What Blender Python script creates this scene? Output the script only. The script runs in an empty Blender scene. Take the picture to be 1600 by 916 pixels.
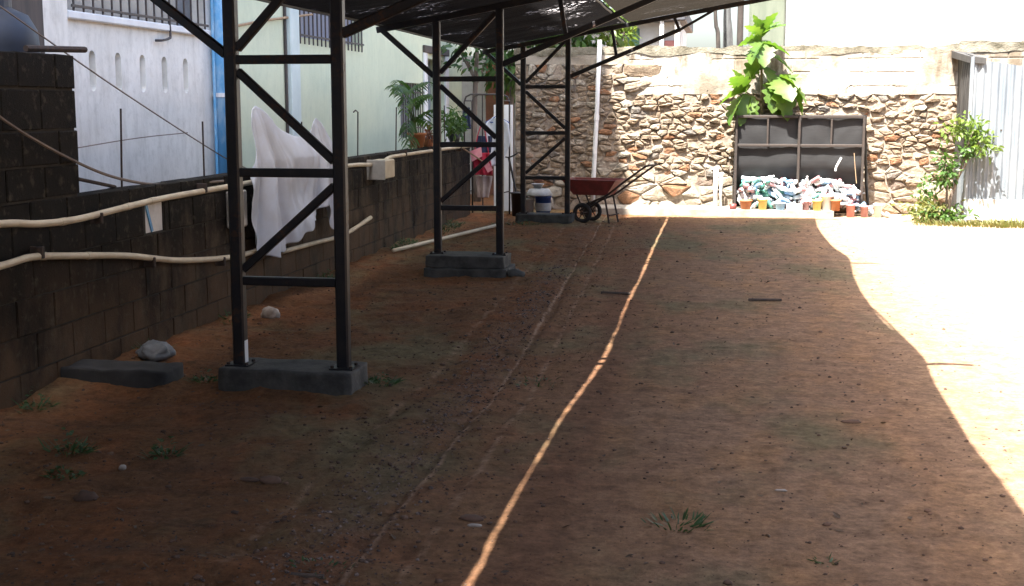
import bpy, bmesh, math, random
import numpy as np
from mathutils import Vector, Matrix, Euler, noise as mnoise

random.seed(7)
rng = np.random.default_rng(7)
scene = bpy.context.scene
col = scene.collection
R = math.radians

# ------------------------------------------------------------------ camera
cam_d = bpy.data.cameras.new('camera')
cam = bpy.data.objects.new('camera', cam_d)
col.objects.link(cam)
cam.location = (0, 0, 1.65)
cam.rotation_euler = (R(90 - 8.3345), 0, R(9.741))
cam_d.sensor_width = 36.0
cam_d.lens = 45.0
cam_d.clip_start = 0.05
cam_d.clip_end = 2000
scene.camera = cam

# ------------------------------------------------------------------ light
SUN_DIR = Vector((0.19, 0.48, -1.0)).normalized()      # the way the light travels
world = bpy.data.worlds.new('World')
scene.world = world
world.use_nodes = True
wt = world.node_tree
sky = wt.nodes.new('ShaderNodeTexSky')
sky.sky_type = 'NISHITA'
sky.sun_disc = False
sky.sun_elevation = math.asin(-SUN_DIR.z)
sky.sun_rotation = math.atan2(-SUN_DIR.x, -SUN_DIR.y)
sky.air_density = 1.0
sky.dust_density = 4.5
sky.ozone_density = 1.0
bg = wt.nodes['Background']
bg.inputs[1].default_value = 0.085
wt.links.new(sky.outputs[0], bg.inputs[0])
sun_d = bpy.data.lights.new('sun', 'SUN')
sun_d.energy = 3.9
sun_d.angle = R(0.53)
sun_d.color = (1.0, 0.955, 0.88)
sun = bpy.data.objects.new('sun', sun_d)
col.objects.link(sun)
sun.location = (-5, -12, 25)
sun.rotation_euler = SUN_DIR.to_track_quat('-Z', 'Y').to_euler()
scene.view_settings.view_transform = 'Standard'
scene.view_settings.look = 'None'
scene.view_settings.gamma = 1.0
scene.view_settings.use_curve_mapping = False
scene.view_settings.exposure = 2.9
scene.cycles.use_denoising = True
scene.cycles.max_bounces = 8
scene.cycles.diffuse_bounces = 6
scene.cycles.transparent_max_bounces = 12
scene.cycles.caustics_reflective = False
scene.cycles.caustics_refractive = False
scene.cycles.sample_clamp_indirect = 6.0

# ------------------------------------------------------------------ helpers
def tag(o, label=None, cat=None, group=None, kind=None):
    if label: o['label'] = label
    if cat: o['category'] = cat
    if group: o['group'] = group
    if kind: o['kind'] = kind
    return o

def thing(name, label, cat, loc=(0, 0, 0), group=None):
    o = bpy.data.objects.new(name, None)
    o.empty_display_size = 0.1
    col.objects.link(o)
    o.location = loc
    return tag(o, label, cat, group)

def link_mesh(name, me, m=None, parent=None, loc=None):
    o = bpy.data.objects.new(name, me)
    col.objects.link(o)
    if m is not None and not me.materials:
        me.materials.append(m)
    if parent is not None:
        o.parent = parent
    if loc is not None:
        o.location = loc
    return o

class MB:
    """collects shapes; build() links them as one mesh; coordinates are world, made local to the parent's location"""
    def __init__(s):
        s.v = []; s.f = []
    def add(s, vs, fs):
        b = len(s.v)
        s.v += [tuple(p) for p in vs]
        s.f += [tuple(b + i for i in f) for f in fs]
        return s
    def box(s, x0, x1, y0, y1, z0, z1, bev=0.0):
        if bev <= 0:
            vs = [(x, y, z) for z in (z0, z1) for y in (y0, y1) for x in (x0, x1)]
            return s.add(vs, [(0, 2, 3, 1), (4, 5, 7, 6), (0, 1, 5, 4), (2, 6, 7, 3), (0, 4, 6, 2), (1, 3, 7, 5)])
        bm = bmesh.new()
        bmesh.ops.create_cube(bm, size=1)
        for v in bm.verts:
            v.co = Vector(((x0 + x1) / 2 + v.co.x * (x1 - x0), (y0 + y1) / 2 + v.co.y * (y1 - y0), (z0 + z1) / 2 + v.co.z * (z1 - z0)))
        bmesh.ops.bevel(bm, geom=bm.edges[:], offset=bev, segments=1, affect='EDGES')
        bm.verts.index_update()
        s.add([v.co[:] for v in bm.verts], [[v.index for v in f.verts] for f in bm.faces])
        bm.free()
        return s
    def beam(s, p0, p1, w, h=None, up=(0, 1, 0), bev=0.0):
        """square tube from p0 to p1; w across `up`, h along `up`"""
        h = h or w
        p0 = Vector(p0); p1 = Vector(p1)
        d = (p1 - p0).normalized(); u = Vector(up)
        u = (u - d * u.dot(d)).normalized(); r = d.cross(u)
        c = min(w, h) * 0.14
        prof = [(-w/2 + c, -h/2), (w/2 - c, -h/2), (w/2, -h/2 + c), (w/2, h/2 - c), (w/2 - c, h/2), (-w/2 + c, h/2), (-w/2, h/2 - c), (-w/2, -h/2 + c)]
        vs = [tuple(p + r * a + u * b) for p in (p0, p1) for a, b in prof]
        n = 8
        fs = [(i, (i + 1) % n, n + (i + 1) % n, n + i) for i in range(n)] + [tuple(range(n - 1, -1, -1)), tuple(range(n, 2 * n))]
        return s.add(vs, fs)
    def tube(s, pts, r, n=8, caps=True, r1=None):
        pts = [Vector(p) for p in pts]
        vs = []; m = len(pts)
        d0 = (pts[1] - pts[0]).normalized()
        u = Vector((0, 0, 1)) if abs(d0.z) < 0.9 else Vector((1, 0, 0))
        for i, p in enumerate(pts):
            d = (pts[min(i + 1, m - 1)] - pts[max(i - 1, 0)]).normalized()
            u = (u - d * u.dot(d)).normalized(); q = d.cross(u)
            rr = r if r1 is None else r + (r1 - r) * i / (m - 1)
            for k in range(n):
                a = 2 * math.pi * k / n
                vs.append(tuple(p + u * (math.cos(a) * rr) + q * (math.sin(a) * rr)))
        fs = [(i * n + k, i * n + (k + 1) % n, (i + 1) * n + (k + 1) % n, (i + 1) * n + k) for i in range(m - 1) for k in range(n)]
        if caps:
            fs += [tuple(range(n - 1, -1, -1)), tuple((m - 1) * n + k for k in range(n))]
        return s.add(vs, fs)
    def lathe(s, prof, c=(0, 0, 0), n=16, rot=None):
        """prof: list of (radius, z)"""
        vs = []; fs = []; m = len(prof)
        for (r, z) in prof:
            for k in range(n):
                a = 2 * math.pi * k / n
                p = Vector((r * math.cos(a), r * math.sin(a), z))
                if rot is not None: p = rot @ p
                vs.append((p.x + c[0], p.y + c[1], p.z + c[2]))
        for i in range(m - 1):
            for k in range(n):
                fs.append((i * n + k, i * n + (k + 1) % n, (i + 1) * n + (k + 1) % n, (i + 1) * n + k))
        return s.add(vs, fs)
    def mesh(s, name, off=(0, 0, 0), smooth=False):
        me = bpy.data.meshes.new(name)
        me.from_pydata([(v[0] - off[0], v[1] - off[1], v[2] - off[2]) for v in s.v], [], s.f)
        if smooth:
            me.shade_smooth()
        me.update()
        return me
    def build(s, name, m, parent=None, smooth=False):
        off = (0, 0, 0)
        p = parent
        while p is not None:
            off = (off[0] + p.location.x, off[1] + p.location.y, off[2] + p.location.z)
            p = p.parent
        return link_mesh(name, s.mesh(name, off, smooth), m, parent)

def catmull(pts, k=6):
    P = [Vector(p) for p in pts]
    P = [P[0] * 2 - P[1]] + P + [P[-1] * 2 - P[-2]]
    out = []
    for i in range(1, len(P) - 2):
        a, b, c, d = P[i-1:i+3]
        for j in range(k):
            t = j / k
            out.append(0.5 * ((2*b) + (c - a) * t + (2*a - 5*b + 4*c - d) * t*t + (3*b - a - 3*c + d) * t**3))
    out.append(P[-2])
    return out

def lerp_tab(tab, x):
    if x <= tab[0][0]: return tab[0][1]
    for (a, b), (c, d) in zip(tab, tab[1:]):
        if x <= c:
            t = (x - a) / (c - a)
            t = t * t * (3 - 2 * t)
            return b + (d - b) * t
    return tab[-1][1]

_perm = rng.random((256, 256))
def vnoise(x, y):
    x = np.asarray(x, float); y = np.asarray(y, float)
    xi = np.floor(x).astype(int); yi = np.floor(y).astype(int)
    u = x - xi; v = y - yi
    u = u*u*(3-2*u); v = v*v*(3-2*v)
    g = lambda a, b: _perm[a % 256, b % 256]
    return (g(xi, yi)*(1-u)+g(xi+1, yi)*u)*(1-v) + (g(xi, yi+1)*(1-u)+g(xi+1, yi+1)*u)*v - 0.5
def fbm(x, y, o=4):
    s = 0; a = 1.0
    for k in range(o):
        s = s + a * vnoise(x * 2**k + 17.3*k, y * 2**k + 9.1*k); a *= 0.5
    return s

# ------------------------------------------------------------------ materials
class NT:
    def __init__(s, name):
        s.m = bpy.data.materials.new(name); s.m.use_nodes = True
        s.t = s.m.node_tree; s.n = s.t.nodes; s.l = s.t.links
        s.b = s.n['Principled BSDF']; s.out = s.n['Material Output']
    def new(s, ty, **kw):
        n = s.n.new(ty)
        for k, v in kw.items(): setattr(n, k, v)
        return n
    def link(s, a, b): s.l.new(a, b)
    def pos(s, space='obj', scale=(1, 1, 1)):
        src = s.new('ShaderNodeNewGeometry').outputs['Position'] if space == 'pos' else s.new('ShaderNodeTexCoord').outputs['Object']
        mp = s.new('ShaderNodeMapping'); mp.inputs['Scale'].default_value = scale
        s.link(src, mp.inputs[0])
        return mp.outputs[0]
    def noise(s, vec, scale, detail=6, rough=0.6):
        n = s.new('ShaderNodeTexNoise'); n.inputs['Scale'].default_value = scale
        n.inputs['Detail'].default_value = detail; n.inputs['Roughness'].default_value = rough
        s.link(vec, n.inputs['Vector']); return n.outputs[0]
    def ramp(s, fac, lo, hi, a=0.0, b=1.0):
        n = s.new('ShaderNodeMapRange'); n.inputs[1].default_value = lo; n.inputs[2].default_value = hi
        n.inputs[3].default_value = a; n.inputs[4].default_value = b; n.clamp = True
        s.link(fac, n.inputs[0]); return n.outputs[0]
    def mix(s, fac, a, b, mode='MIX'):
        n = s.new('ShaderNodeMix', data_type='RGBA', blend_type=mode)
        for sock, v in ((n.inputs[0], fac), (n.inputs[6], a), (n.inputs[7], b)):
            if isinstance(v, (int, float)): sock.default_value = v
            elif isinstance(v, tuple): sock.default_value = (*v[:3], 1)
            else: s.link(v, sock)
        return n.outputs[2]
    def math(s, op, a, b=0.0):
        n = s.new('ShaderNodeMath', operation=op)
        for sock, v in ((n.inputs[0], a), (n.inputs[1], b)):
            if isinstance(v, (int, float)): sock.default_value = v
            else: s.link(v, sock)
        return n.outputs[0]
    def rnd(s): return s.new('ShaderNodeObjectInfo').outputs['Random']
    def hsv(s, colour, val=None, hue=None, sat=None):
        n = s.new('ShaderNodeHueSaturation'); s.link(colour, n.inputs['Color'])
        for k, v in (('Value', val), ('Hue', hue), ('Saturation', sat)):
            if v is not None:
                if isinstance(v, (int, float)): n.inputs[k].default_value = v
                else: s.link(v, n.inputs[k])
        return n.outputs[0]
    def bump(s, h, strength=0.5, dist=0.01):
        n = s.new('ShaderNodeBump'); n.inputs['Strength'].default_value = strength; n.inputs['Distance'].default_value = dist
        s.link(h, n.inputs['Height']); s.link(n.outputs[0], s.b.inputs['Normal'])
    def base(s, c):
        if isinstance(c, tuple): s.b.inputs['Base Color'].default_value = (*c[:3], 1)
        else: s.link(c, s.b.inputs['Base Color'])

def simple(name, c1, c2=None, scale=6, rough=0.75, space='obj', bump=0.0, bscale=50, bdist=0.004, metal=0.0, rnd=0.0, vscale=(1, 1, 1), lo=0.4, hi=0.62, spec=None, trans=0.0):
    n = NT(name)
    c2 = c2 or tuple(x * 0.7 for x in c1)
    p = n.pos(space, vscale)
    c = n.mix(n.ramp(n.noise(p, scale), lo, hi), c1, c2)
    if rnd: c = n.hsv(c, val=n.ramp(n.rnd(), 0, 1, 1 - rnd, 1 + rnd))
    n.base(c)
    n.b.inputs['Roughness'].default_value = rough
    n.b.inputs['Metallic'].default_value = metal
    if spec is not None: n.b.inputs['Specular IOR Level'].default_value = spec
    if trans: n.b.inputs['Transmission Weight'].default_value = trans
    if bump: n.bump(n.noise(n.pos(space), bscale, 5), bump, bdist)
    return n.m

def leaf_mat(name, c1, c2, trans=0.4, rough=0.45):
    n = NT(name)
    p = n.pos('obj')
    c = n.mix(n.ramp(n.noise(p, 3.5, 3), 0.35, 0.65), c1, c2)
    n.base(c); n.b.inputs['Roughness'].default_value = rough
    tr = n.new('ShaderNodeBsdfTranslucent')
    n.link(n.hsv(c, val=1.6, sat=1.1), tr.inputs[0])
    mx = n.new('ShaderNodeMixShader'); mx.inputs[0].default_value = trans
    n.link(n.b.outputs[0], mx.inputs[1]); n.link(tr.outputs[0], mx.inputs[2]); n.link(mx.outputs[0], n.out.inputs[0])
    return n.m

M = {}
# --- red laterite yard
def ground_mat():
    n = NT('red_earth')
    p = n.pos('pos')
    xyz = n.new('ShaderNodeSeparateXYZ'); n.link(p, xyz.inputs[0])
    X, Y = xyz.outputs[0], xyz.outputs[1]
    big = n.noise(p, 0.55, 5)
    mid = n.noise(n.pos('pos', (1.0, 0.5, 1)), 2.6, 6)
    mott = n.noise(p, 7.5, 8, 0.72)
    fine = n.noise(p, 26, 8, 0.75)
    grit = n.noise(p, 105, 4, 0.75)
    # packed buff-pink soil out in the yard
    c = n.mix(n.ramp(big, 0.38, 0.62), (0.32, 0.186, 0.108), (0.275, 0.168, 0.102))
    c = n.mix(n.ramp(mid, 0.45, 0.66), c, (0.345, 0.190, 0.095))
    # loose red soil on the left, its colour also darkened to deepen the shade
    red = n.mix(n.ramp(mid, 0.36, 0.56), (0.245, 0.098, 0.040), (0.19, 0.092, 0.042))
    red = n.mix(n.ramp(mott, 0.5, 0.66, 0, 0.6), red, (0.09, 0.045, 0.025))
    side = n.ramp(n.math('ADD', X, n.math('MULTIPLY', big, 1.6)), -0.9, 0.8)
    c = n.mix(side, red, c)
    streak = n.noise(n.pos('pos', (0.45, 2.6, 1)), 2.2, 7, 0.68)
    c = n.mix(n.math('MULTIPLY', n.ramp(streak, 0.48, 0.64, 0, 0.5), n.math('SUBTRACT', 1.0, n.math('MULTIPLY', side, 0.75))), c, (0.115, 0.062, 0.038))  # dark streaks also paint in the shade of the ripples, mostly on the left
    gp = n.noise(n.pos('pos', (0.9, 0.55, 1)), 0.8, 5)
    c = n.mix(n.ramp(gp, 0.50, 0.62, 0, 0.85), c, (0.175, 0.142, 0.075))
    # wheel tracks: gravelly grey band, pale trodden lines
    xw = n.math('ADD', n.math('ADD', X, n.math('MULTIPLY', n.math('MAXIMUM', n.math('SUBTRACT', Y, 7.0), 0.0), 0.045)), n.math('MULTIPLY', n.math('SUBTRACT', n.noise(p, 1.3, 3), 0.5), 0.05))
    def band(cx, w, soft): return n.ramp(n.math('ABSOLUTE', n.math('SUBTRACT', xw, cx)), w + soft, w)
    c = n.mix(n.math('MULTIPLY', band(-1.47, 0.04, 0.16), n.ramp(mott, 0.40, 0.62, 0.0, 0.42)), c, n.mix(n.ramp(grit, 0.42, 0.6), (0.10, 0.055, 0.040), (0.25, 0.16, 0.12)))
    c = n.mix(n.math('MULTIPLY', band(-0.72, 0.05, 0.16), 0.55), c, (0.17, 0.078, 0.042))
    c = n.mix(n.math('MULTIPLY', band(-1.31, 0.003, 0.014), n.ramp(mott, 0.36, 0.56, 0.15, 0.75)), c, (0.42, 0.27, 0.18))
    c = n.mix(n.math('MULTIPLY', band(-1.11, 0.006, 0.02), n.ramp(mott, 0.42, 0.56, 0.0, 0.6)), c, (0.36, 0.22, 0.14))
    c = n.mix(n.math('MULTIPLY', band(-1.78, 0.006, 0.02), n.ramp(mott, 0.46, 0.58, 0.0, 0.5)), c, (0.32, 0.20, 0.13))
    # open ground made paler in colour, to brighten where the sun falls
    c = n.mix(n.ramp(n.math('ADD', X, n.math('MULTIPLY', mid, 0.8)), 1.3, 2.4), c, (0.40, 0.28, 0.185))
    c = n.hsv(c, val=n.math('MULTIPLY', n.ramp(mott, 0.32, 0.68, 0.6, 1.4), n.ramp(fine, 0.32, 0.68, 0.66, 1.34)))  # hollows of the bump darkened in the colour, standing in for their shade
    c = n.mix(n.ramp(grit, 0.63, 0.71, 0, 0.5), c, (0.46, 0.33, 0.25))
    c = n.mix(n.ramp(grit, 0.31, 0.39, 0.7, 0), c, (0.075, 0.042, 0.030))
    n.base(c); n.b.inputs['Roughness'].default_value = 0.95
    n.b.inputs['Specular IOR Level'].default_value = 0.15
    h = n.math('ADD', n.math('MULTIPLY', fine, 0.9), n.math('ADD', n.math('MULTIPLY', grit, 0.5), mott))
    n.bump(h, 1.0, 0.025)
    return n.m
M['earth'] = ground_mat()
M['clod'] = simple('earth_clods', (0.15, 0.085, 0.055), (0.06, 0.036, 0.026), 9, 0.95, 'pos', lo=0.35, hi=0.65)

def block_mat(name, tone=1.0, moss_shade=1.0):
    n = NT(name)
    p = n.pos('pos')
    c = n.mix(n.ramp(n.noise(p, 7, 6), 0.35, 0.65), tuple(x*tone for x in (0.085, 0.065, 0.044)), tuple(x*tone for x in (0.045, 0.036, 0.026)))
    c = n.hsv(c, val=n.ramp(n.rnd(), 0, 1, 0.8, 1.18))
    z = n.new('ShaderNodeSeparateXYZ'); n.link(n.pos('pos'), z.inputs[0])
    st = n.math('ADD', n.math('MULTIPLY', n.noise(n.pos('pos', (1, 1.7, 0.55)), 2.4, 4, 0.6), 0.6), n.math('MULTIPLY', n.noise(p, 5.5, 7, 0.7), 0.4))
    top = n.math('ADD', n.ramp(z.outputs[2], 0.25, 1.15, 0.0, 0.16), n.ramp(z.outputs[1], 10.5, 6.5, 0.0, 0.13))  # moss thickens with height; the ramp along Y paints shade at the near end
    c = n.mix(n.math('MULTIPLY', n.ramp(n.math('ADD', st, top), 0.51, 0.63), 0.88 * moss_shade), c, (0.006, 0.006, 0.0055))
    mud = n.math('MULTIPLY', n.ramp(z.outputs[2], 0.85, 0.05), n.ramp(n.noise(n.pos('pos', (1, 1.5, 0.8)), 2.0, 5), 0.34, 0.58))
    c = n.mix(n.math('MULTIPLY', mud, 0.85), c, (0.125, 0.075, 0.042))
    lich = n.ramp(n.noise(p, 16, 4), 0.56, 0.70, 0, 0.55)
    c = n.mix(lich, c, (0.10, 0.085, 0.06))
    n.base(c); n.b.inputs['Roughness'].default_value = 0.92
    n.b.inputs['Specular IOR Level'].default_value = 0.2
    n.bump(n.noise(p, 70, 6, 0.7), 0.8, 0.008)
    return n.m
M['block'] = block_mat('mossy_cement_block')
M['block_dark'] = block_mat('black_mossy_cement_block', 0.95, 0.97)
M['mortar'] = simple('dark_mortar', (0.045, 0.038, 0.03), (0.025, 0.022, 0.018), 12, 0.95, 'pos')
M['footing'] = simple('grey_cement_footing', (0.075, 0.072, 0.064), (0.035, 0.034, 0.031), 8, 0.85, 'pos', bump=0.7, bscale=45, bdist=.008)
M['footing_old'] = simple('blackened_cement_footing', (0.035, 0.034, 0.033), (0.02, 0.02, 0.02), 8, 0.9, 'pos', bump=0.6, bscale=50)
M['ledge'] = simple('pale_cement_ledge', (0.36, 0.33, 0.28), (0.25, 0.22, 0.18), 6, 0.85, 'pos', bump=0.4)

def stone_mat():
    n = NT('rubble_stone')
    p = n.pos('pos')
    r = n.rnd()
    c = n.mix(n.ramp(r, 0.0, 0.55), (0.285, 0.215, 0.15), (0.31, 0.265, 0.21))
    c = n.mix(n.ramp(r, 0.55, 0.62), c, (0.38, 0.345, 0.29))
    c = n.mix(n.ramp(r, 0.80, 0.82), c, (0.26, 0.135, 0.075))
    c = n.mix(n.ramp(r, 0.93, 0.94), c, (0.16, 0.148, 0.135))
    c = n.mix(n.ramp(n.noise(p, 14, 6), 0.42, 0.68, 0, 0.7), c, (0.11, 0.072, 0.045))
    c = n.mix(n.ramp(n.noise(p, 22, 5), 0.58, 0.7, 0, 0.6), c, (0.40, 0.355, 0.28))
    n.base(c); n.b.inputs['Roughness'].default_value = 0.9
    n.b.inputs['Specular IOR Level'].default_value = 0.2
    n.bump(n.noise(p, 45, 6, 0.7), 0.9, 0.018)
    return n.m
M['stone'] = stone_mat()
M['stone_grey'] = simple('dark_grey_stone', (0.10, 0.10, 0.105), (0.06, 0.06, 0.062), 12, 0.85, 'pos', bump=0.7, bdist=0.012)
M['joint'] = simple('deep_brown_joint_mortar', (0.30, 0.25, 0.20), (0.17, 0.135, 0.105), 18, 0.95, 'pos')

def render_mat():
    n = NT('weathered_white_render')
    p = n.pos('pos')
    c = n.mix(n.ramp(n.noise(p, 3.5, 6), 0.35, 0.7), (0.42, 0.39, 0.34), (0.28, 0.25, 0.205))
    st = n.noise(n.pos('pos', (2.2, 1, 0.7)), 1.3, 6, 0.65)
    z = n.new('ShaderNodeSeparateXYZ'); n.link(n.pos('pos'), z.inputs[0])
    top = n.ramp(z.outputs[2], 1.75, 2.5, -0.10, 0.09)
    c = n.mix(n.ramp(n.math('ADD', st, top), 0.53, 0.66, 0, 0.9), c, (0.10, 0.072, 0.045))
    c = n.mix(n.ramp(n.noise(n.pos('pos', (1.4, 1, 1)), 1.1, 5), 0.5, 0.62, 0, 0.8), c, (0.17, 0.135, 0.095))
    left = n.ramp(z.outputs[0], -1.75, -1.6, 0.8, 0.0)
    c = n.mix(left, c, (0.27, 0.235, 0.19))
    n.base(c); n.b.inputs['Roughness'].default_value = 0.92
    n.bump(n.noise(p, 30, 6, 0.65), 0.7, 0.012)
    return n.m
M['render'] = render_mat()
M['coping'] = simple('mossy_grey_coping', (0.22, 0.20, 0.155), (0.10, 0.088, 0.06), 5, 0.9, 'pos', bump=0.8, bscale=40, bdist=0.02)

def house_mat(name, c1, c2, stain):
    n = NT(name)
    p = n.pos('pos')
    c = n.mix(n.ramp(n.noise(p, 2.2, 6), 0.35, 0.7), c1, c2)
    st = n.noise(n.pos('pos', (1, 2.5, 0.6)), 3.0, 6, 0.7)
    c = n.mix(n.ramp(st, 0.48, 0.75, 0, 0.6), c, stain)
    c = n.mix(n.ramp(n.noise(p, 11, 6, 0.7), 0.5, 0.75, 0, 0.5), c, stain)
    n.base(c); n.b.inputs['Roughness'].default_value = 0.85
    n.bump(n.noise(p, 35, 5), 0.35, 0.006)
    return n.m
M['white_wall'] = house_mat('chalky_white_plaster', (0.80, 0.79, 0.75), (0.68, 0.67, 0.63), (0.44, 0.43, 0.39))
M['green_wall'] = house_mat('pale_green_plaster', (0.60, 0.66, 0.50), (0.55, 0.62, 0.47), (0.46, 0.53, 0.40))
M['grey_wall'] = house_mat('pale_grey_plaster', (0.42, 0.42, 0.40), (0.34, 0.34, 0.32), (0.24, 0.22, 0.20))
M['white_trim'] = simple('white_painted_trim', (0.72, 0.74, 0.75), (0.62, 0.64, 0.66), 5, 0.6, 'pos')
M['bluish_trim'] = simple('blue_white_painted_pilaster', (0.56, 0.66, 0.66), (0.50, 0.60, 0.60), 5, 0.7, 'pos')
M['slab'] = simple('cement_slab', (0.35, 0.34, 0.33), (0.28, 0.27, 0.26), 2, 0.85, 'pos')
M['pane'] = simple('grey_window_pane', (0.16, 0.17, 0.19), (0.12, 0.13, 0.15), 3, 0.25, 'pos')
M['pane_blue'] = simple('violet_grey_window_pane', (0.19, 0.21, 0.31), (0.15, 0.165, 0.25), 3, 0.3, 'pos')
M['iron'] = simple('dark_window_iron', (0.035, 0.033, 0.035), (0.06, 0.045, 0.04), 30, 0.6)
M['cage_iron'] = simple('brown_cage_iron', (0.028, 0.022, 0.019), (0.04, 0.028, 0.022), 20, 0.7)
def steel_mat():
    n = NT('black_enamel_steel')
    p = n.pos('pos')
    c = n.mix(n.ramp(n.noise(p, 12), 0.4, 0.62), (0.008, 0.009, 0.013), (0.016, 0.015, 0.016))
    r = n.math('MULTIPLY', n.ramp(n.noise(p, 4, 5), 0.5, 0.62), n.ramp(n.noise(p, 30, 6, .7), 0.5, 0.6))
    c = n.mix(n.math('MULTIPLY', r, 0.8), c, (0.075, 0.036, 0.02))
    n.base(c); n.link(n.math('ADD', n.math('MULTIPLY', r, 0.4), 0.40), n.b.inputs['Roughness'])
    n.b.inputs['Specular IOR Level'].default_value = 0.35
    n.bump(n.noise(p, 80, 5), 0.15, 0.003)
    return n.m
M['steel'] = steel_mat()
M['rust'] = simple('rusty_iron', (0.03, 0.024, 0.022), (0.055, 0.034, 0.025), 30, 0.85)
M['blue_pipe'] = simple('blue_painted_drainpipe', (0.10, 0.33, 0.60), (0.30, 0.50, 0.68), 7, 0.5, 'pos', vscale=(1, 1, 0.5), lo=0.5, hi=0.66)
M['pvc'] = simple('cream_plastic_conduit', (0.60, 0.52, 0.38), (0.48, 0.40, 0.28), 6, 0.5, 'pos')
M['pvc_white'] = simple('white_plastic_pipe', (0.70, 0.71, 0.73), (0.60, 0.61, 0.63), 4, 0.4, 'pos')
M['jbox_grey'] = simple('grey_plastic_box', (0.40, 0.39, 0.36), (0.33, 0.32, 0.29), 10, 0.55)
M['cable'] = simple('brown_cable', (0.20, 0.155, 0.12), (0.15, 0.12, 0.10), 5, 0.7)
M['black'] = simple('black_plastic', (0.015, 0.015, 0.017), (0.025, 0.025, 0.026), 8, 0.45)
M['rubber'] = simple('black_tyre_rubber', (0.02, 0.02, 0.02), (0.045, 0.035, 0.03), 20, 0.85)
M['red_paint'] = simple('faded_red_tray_paint', (0.24, 0.045, 0.04), (0.16, 0.035, 0.03), 9, 0.5, 'pos')
M['cloth_white'] = simple('white_cotton_sheet', (0.62, 0.68, 0.78), (0.54, 0.58, 0.64), 3, 0.9, 'pos', bump=0.15, bscale=120)
M['cloth_navy'] = simple('navy_garment', (0.03, 0.045, 0.10), (0.02, 0.03, 0.07), 8, 0.9)
M['cloth_red'] = simple('crimson_bag_cloth', (0.42, 0.02, 0.05), (0.30, 0.015, 0.04), 8, 0.8)
M['cloth_pink'] = simple('pink_cloth', (0.75, 0.33, 0.38), (0.62, 0.22, 0.28), 8, 0.8)
M['cloth_pale'] = simple('pale_beige_cloth', (0.48, 0.40, 0.36), (0.38, 0.31, 0.29), 8, 0.9)
M['blue_plastic'] = simple('blue_plastic', (0.03, 0.10, 0.40), (0.025, 0.08, 0.32), 8, 0.4)
M['blue_grey'] = simple('blue_grey_plastic_tank', (0.024, 0.031, 0.05), (0.022, 0.024, 0.03), 2.5, 0.5)
M['brown_board'] = simple('weathered_brown_board', (0.085, 0.068, 0.06), (0.055, 0.047, 0.045), 4, 0.8, 'pos', vscale=(1, 4, 0.5))
M['white_plastic'] = simple('white_plastic', (0.72, 0.72, 0.72), (0.62, 0.62, 0.62), 8, 0.4)
M['dull_white'] = simple('dusty_white_plastic', (0.42, 0.43, 0.44), (0.28, 0.28, 0.27), 6, 0.55)
M['dark_bark'] = simple('dark_trunk_bark', (0.028, 0.024, 0.022), (0.05, 0.04, 0.034), 10, 0.9, 'pos', vscale=(1, 1, .3))
M['grey_bark'] = simple('grey_trunk_bark', (0.10, 0.105, 0.105), (0.06, 0.062, 0.062), 8, 0.9, 'pos', vscale=(1, 1, .3))
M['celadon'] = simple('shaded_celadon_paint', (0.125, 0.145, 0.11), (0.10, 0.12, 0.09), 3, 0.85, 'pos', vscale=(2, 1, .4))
M['terracotta'] = simple('terracotta', (0.42, 0.17, 0.07), (0.34, 0.13, 0.06), 8, 0.8)
M['yellow_plastic'] = simple('yellow_plastic', (0.62, 0.47, 0.12), (0.5, 0.38, 0.1), 8, 0.5)
M['pink_plastic'] = simple('pink_plastic', (0.55, 0.25, 0.24), (0.5, 0.2, 0.2), 8, 0.5)
M['soil'] = simple('pot_soil', (0.06, 0.04, 0.03), (0.03, 0.02, 0.015), 30, 0.95)
M['tin'] = simple('pale_galvanised_tin', (0.25, 0.275, 0.295), (0.165, 0.195, 0.225), 2.5, 0.5, 'pos', vscale=(3, 3, 0.5), metal=0.25)
M['tin_old'] = simple('dull_grey_tin', (0.06, 0.058, 0.056), (0.032, 0.03, 0.029), 3, 0.6, 'pos', vscale=(2, 2, 0.6), metal=0.2)
M['plank_white'] = simple('whitewashed_plank', (0.42, 0.40, 0.36), (0.30, 0.28, 0.24), 4, 0.8, 'pos')
M['bark'] = simple('grey_brown_bark', (0.18, 0.14, 0.11), (0.10, 0.08, 0.065), 14, 0.9, 'pos', vscale=(1, 1, 0.3), bump=0.6)
M['stem'] = simple('pale_plant_stem', (0.32, 0.25, 0.17), (0.22, 0.17, 0.10), 20, 0.85, 'pos')
M['leaf_big'] = leaf_mat('lobed_leaf_green', (0.055, 0.125, 0.02), (0.12, 0.185, 0.032), 0.42)
M['leaf_mid'] = leaf_mat('shrub_leaf_green', (0.04, 0.095, 0.02), (0.07, 0.13, 0.028), 0.38)
M['leaf_dark'] = leaf_mat('dark_leaf_green', (0.03, 0.075, 0.02), (0.05, 0.11, 0.028), 0.35)
M['leaf_lime'] = leaf_mat('lime_leaf_green', (0.10, 0.165, 0.032), (0.15, 0.20, 0.045), 0.42)
M['weed'] = leaf_mat('yard_weed_green', (0.032, 0.078, 0.026), (0.06, 0.10, 0.03), 0.3)
M['dry_grass'] = leaf_mat('dry_yellow_grass', (0.11, 0.13, 0.03), (0.16, 0.145, 0.05), 0.35)
M['rock_white'] = simple('white_rock', (0.42, 0.38, 0.34), (0.22, 0.17, 0.13), 5, 0.85, bump=0.4)
M['bag_white'] = simple('white_plastic_bag', (0.72, 0.72, 0.72), (0.6, 0.6, 0.62), 8, 0.45)
M['bag_grey'] = simple('dusty_grey_plastic_bag', (0.15, 0.165, 0.18), (0.09, 0.095, 0.10), 8, 0.5)
M['bottle_clear'] = simple('clear_plastic_bottle', (0.66, 0.69, 0.70), (0.50, 0.57, 0.60), 5, 0.25, trans=0.1, rnd=0.3)
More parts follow.
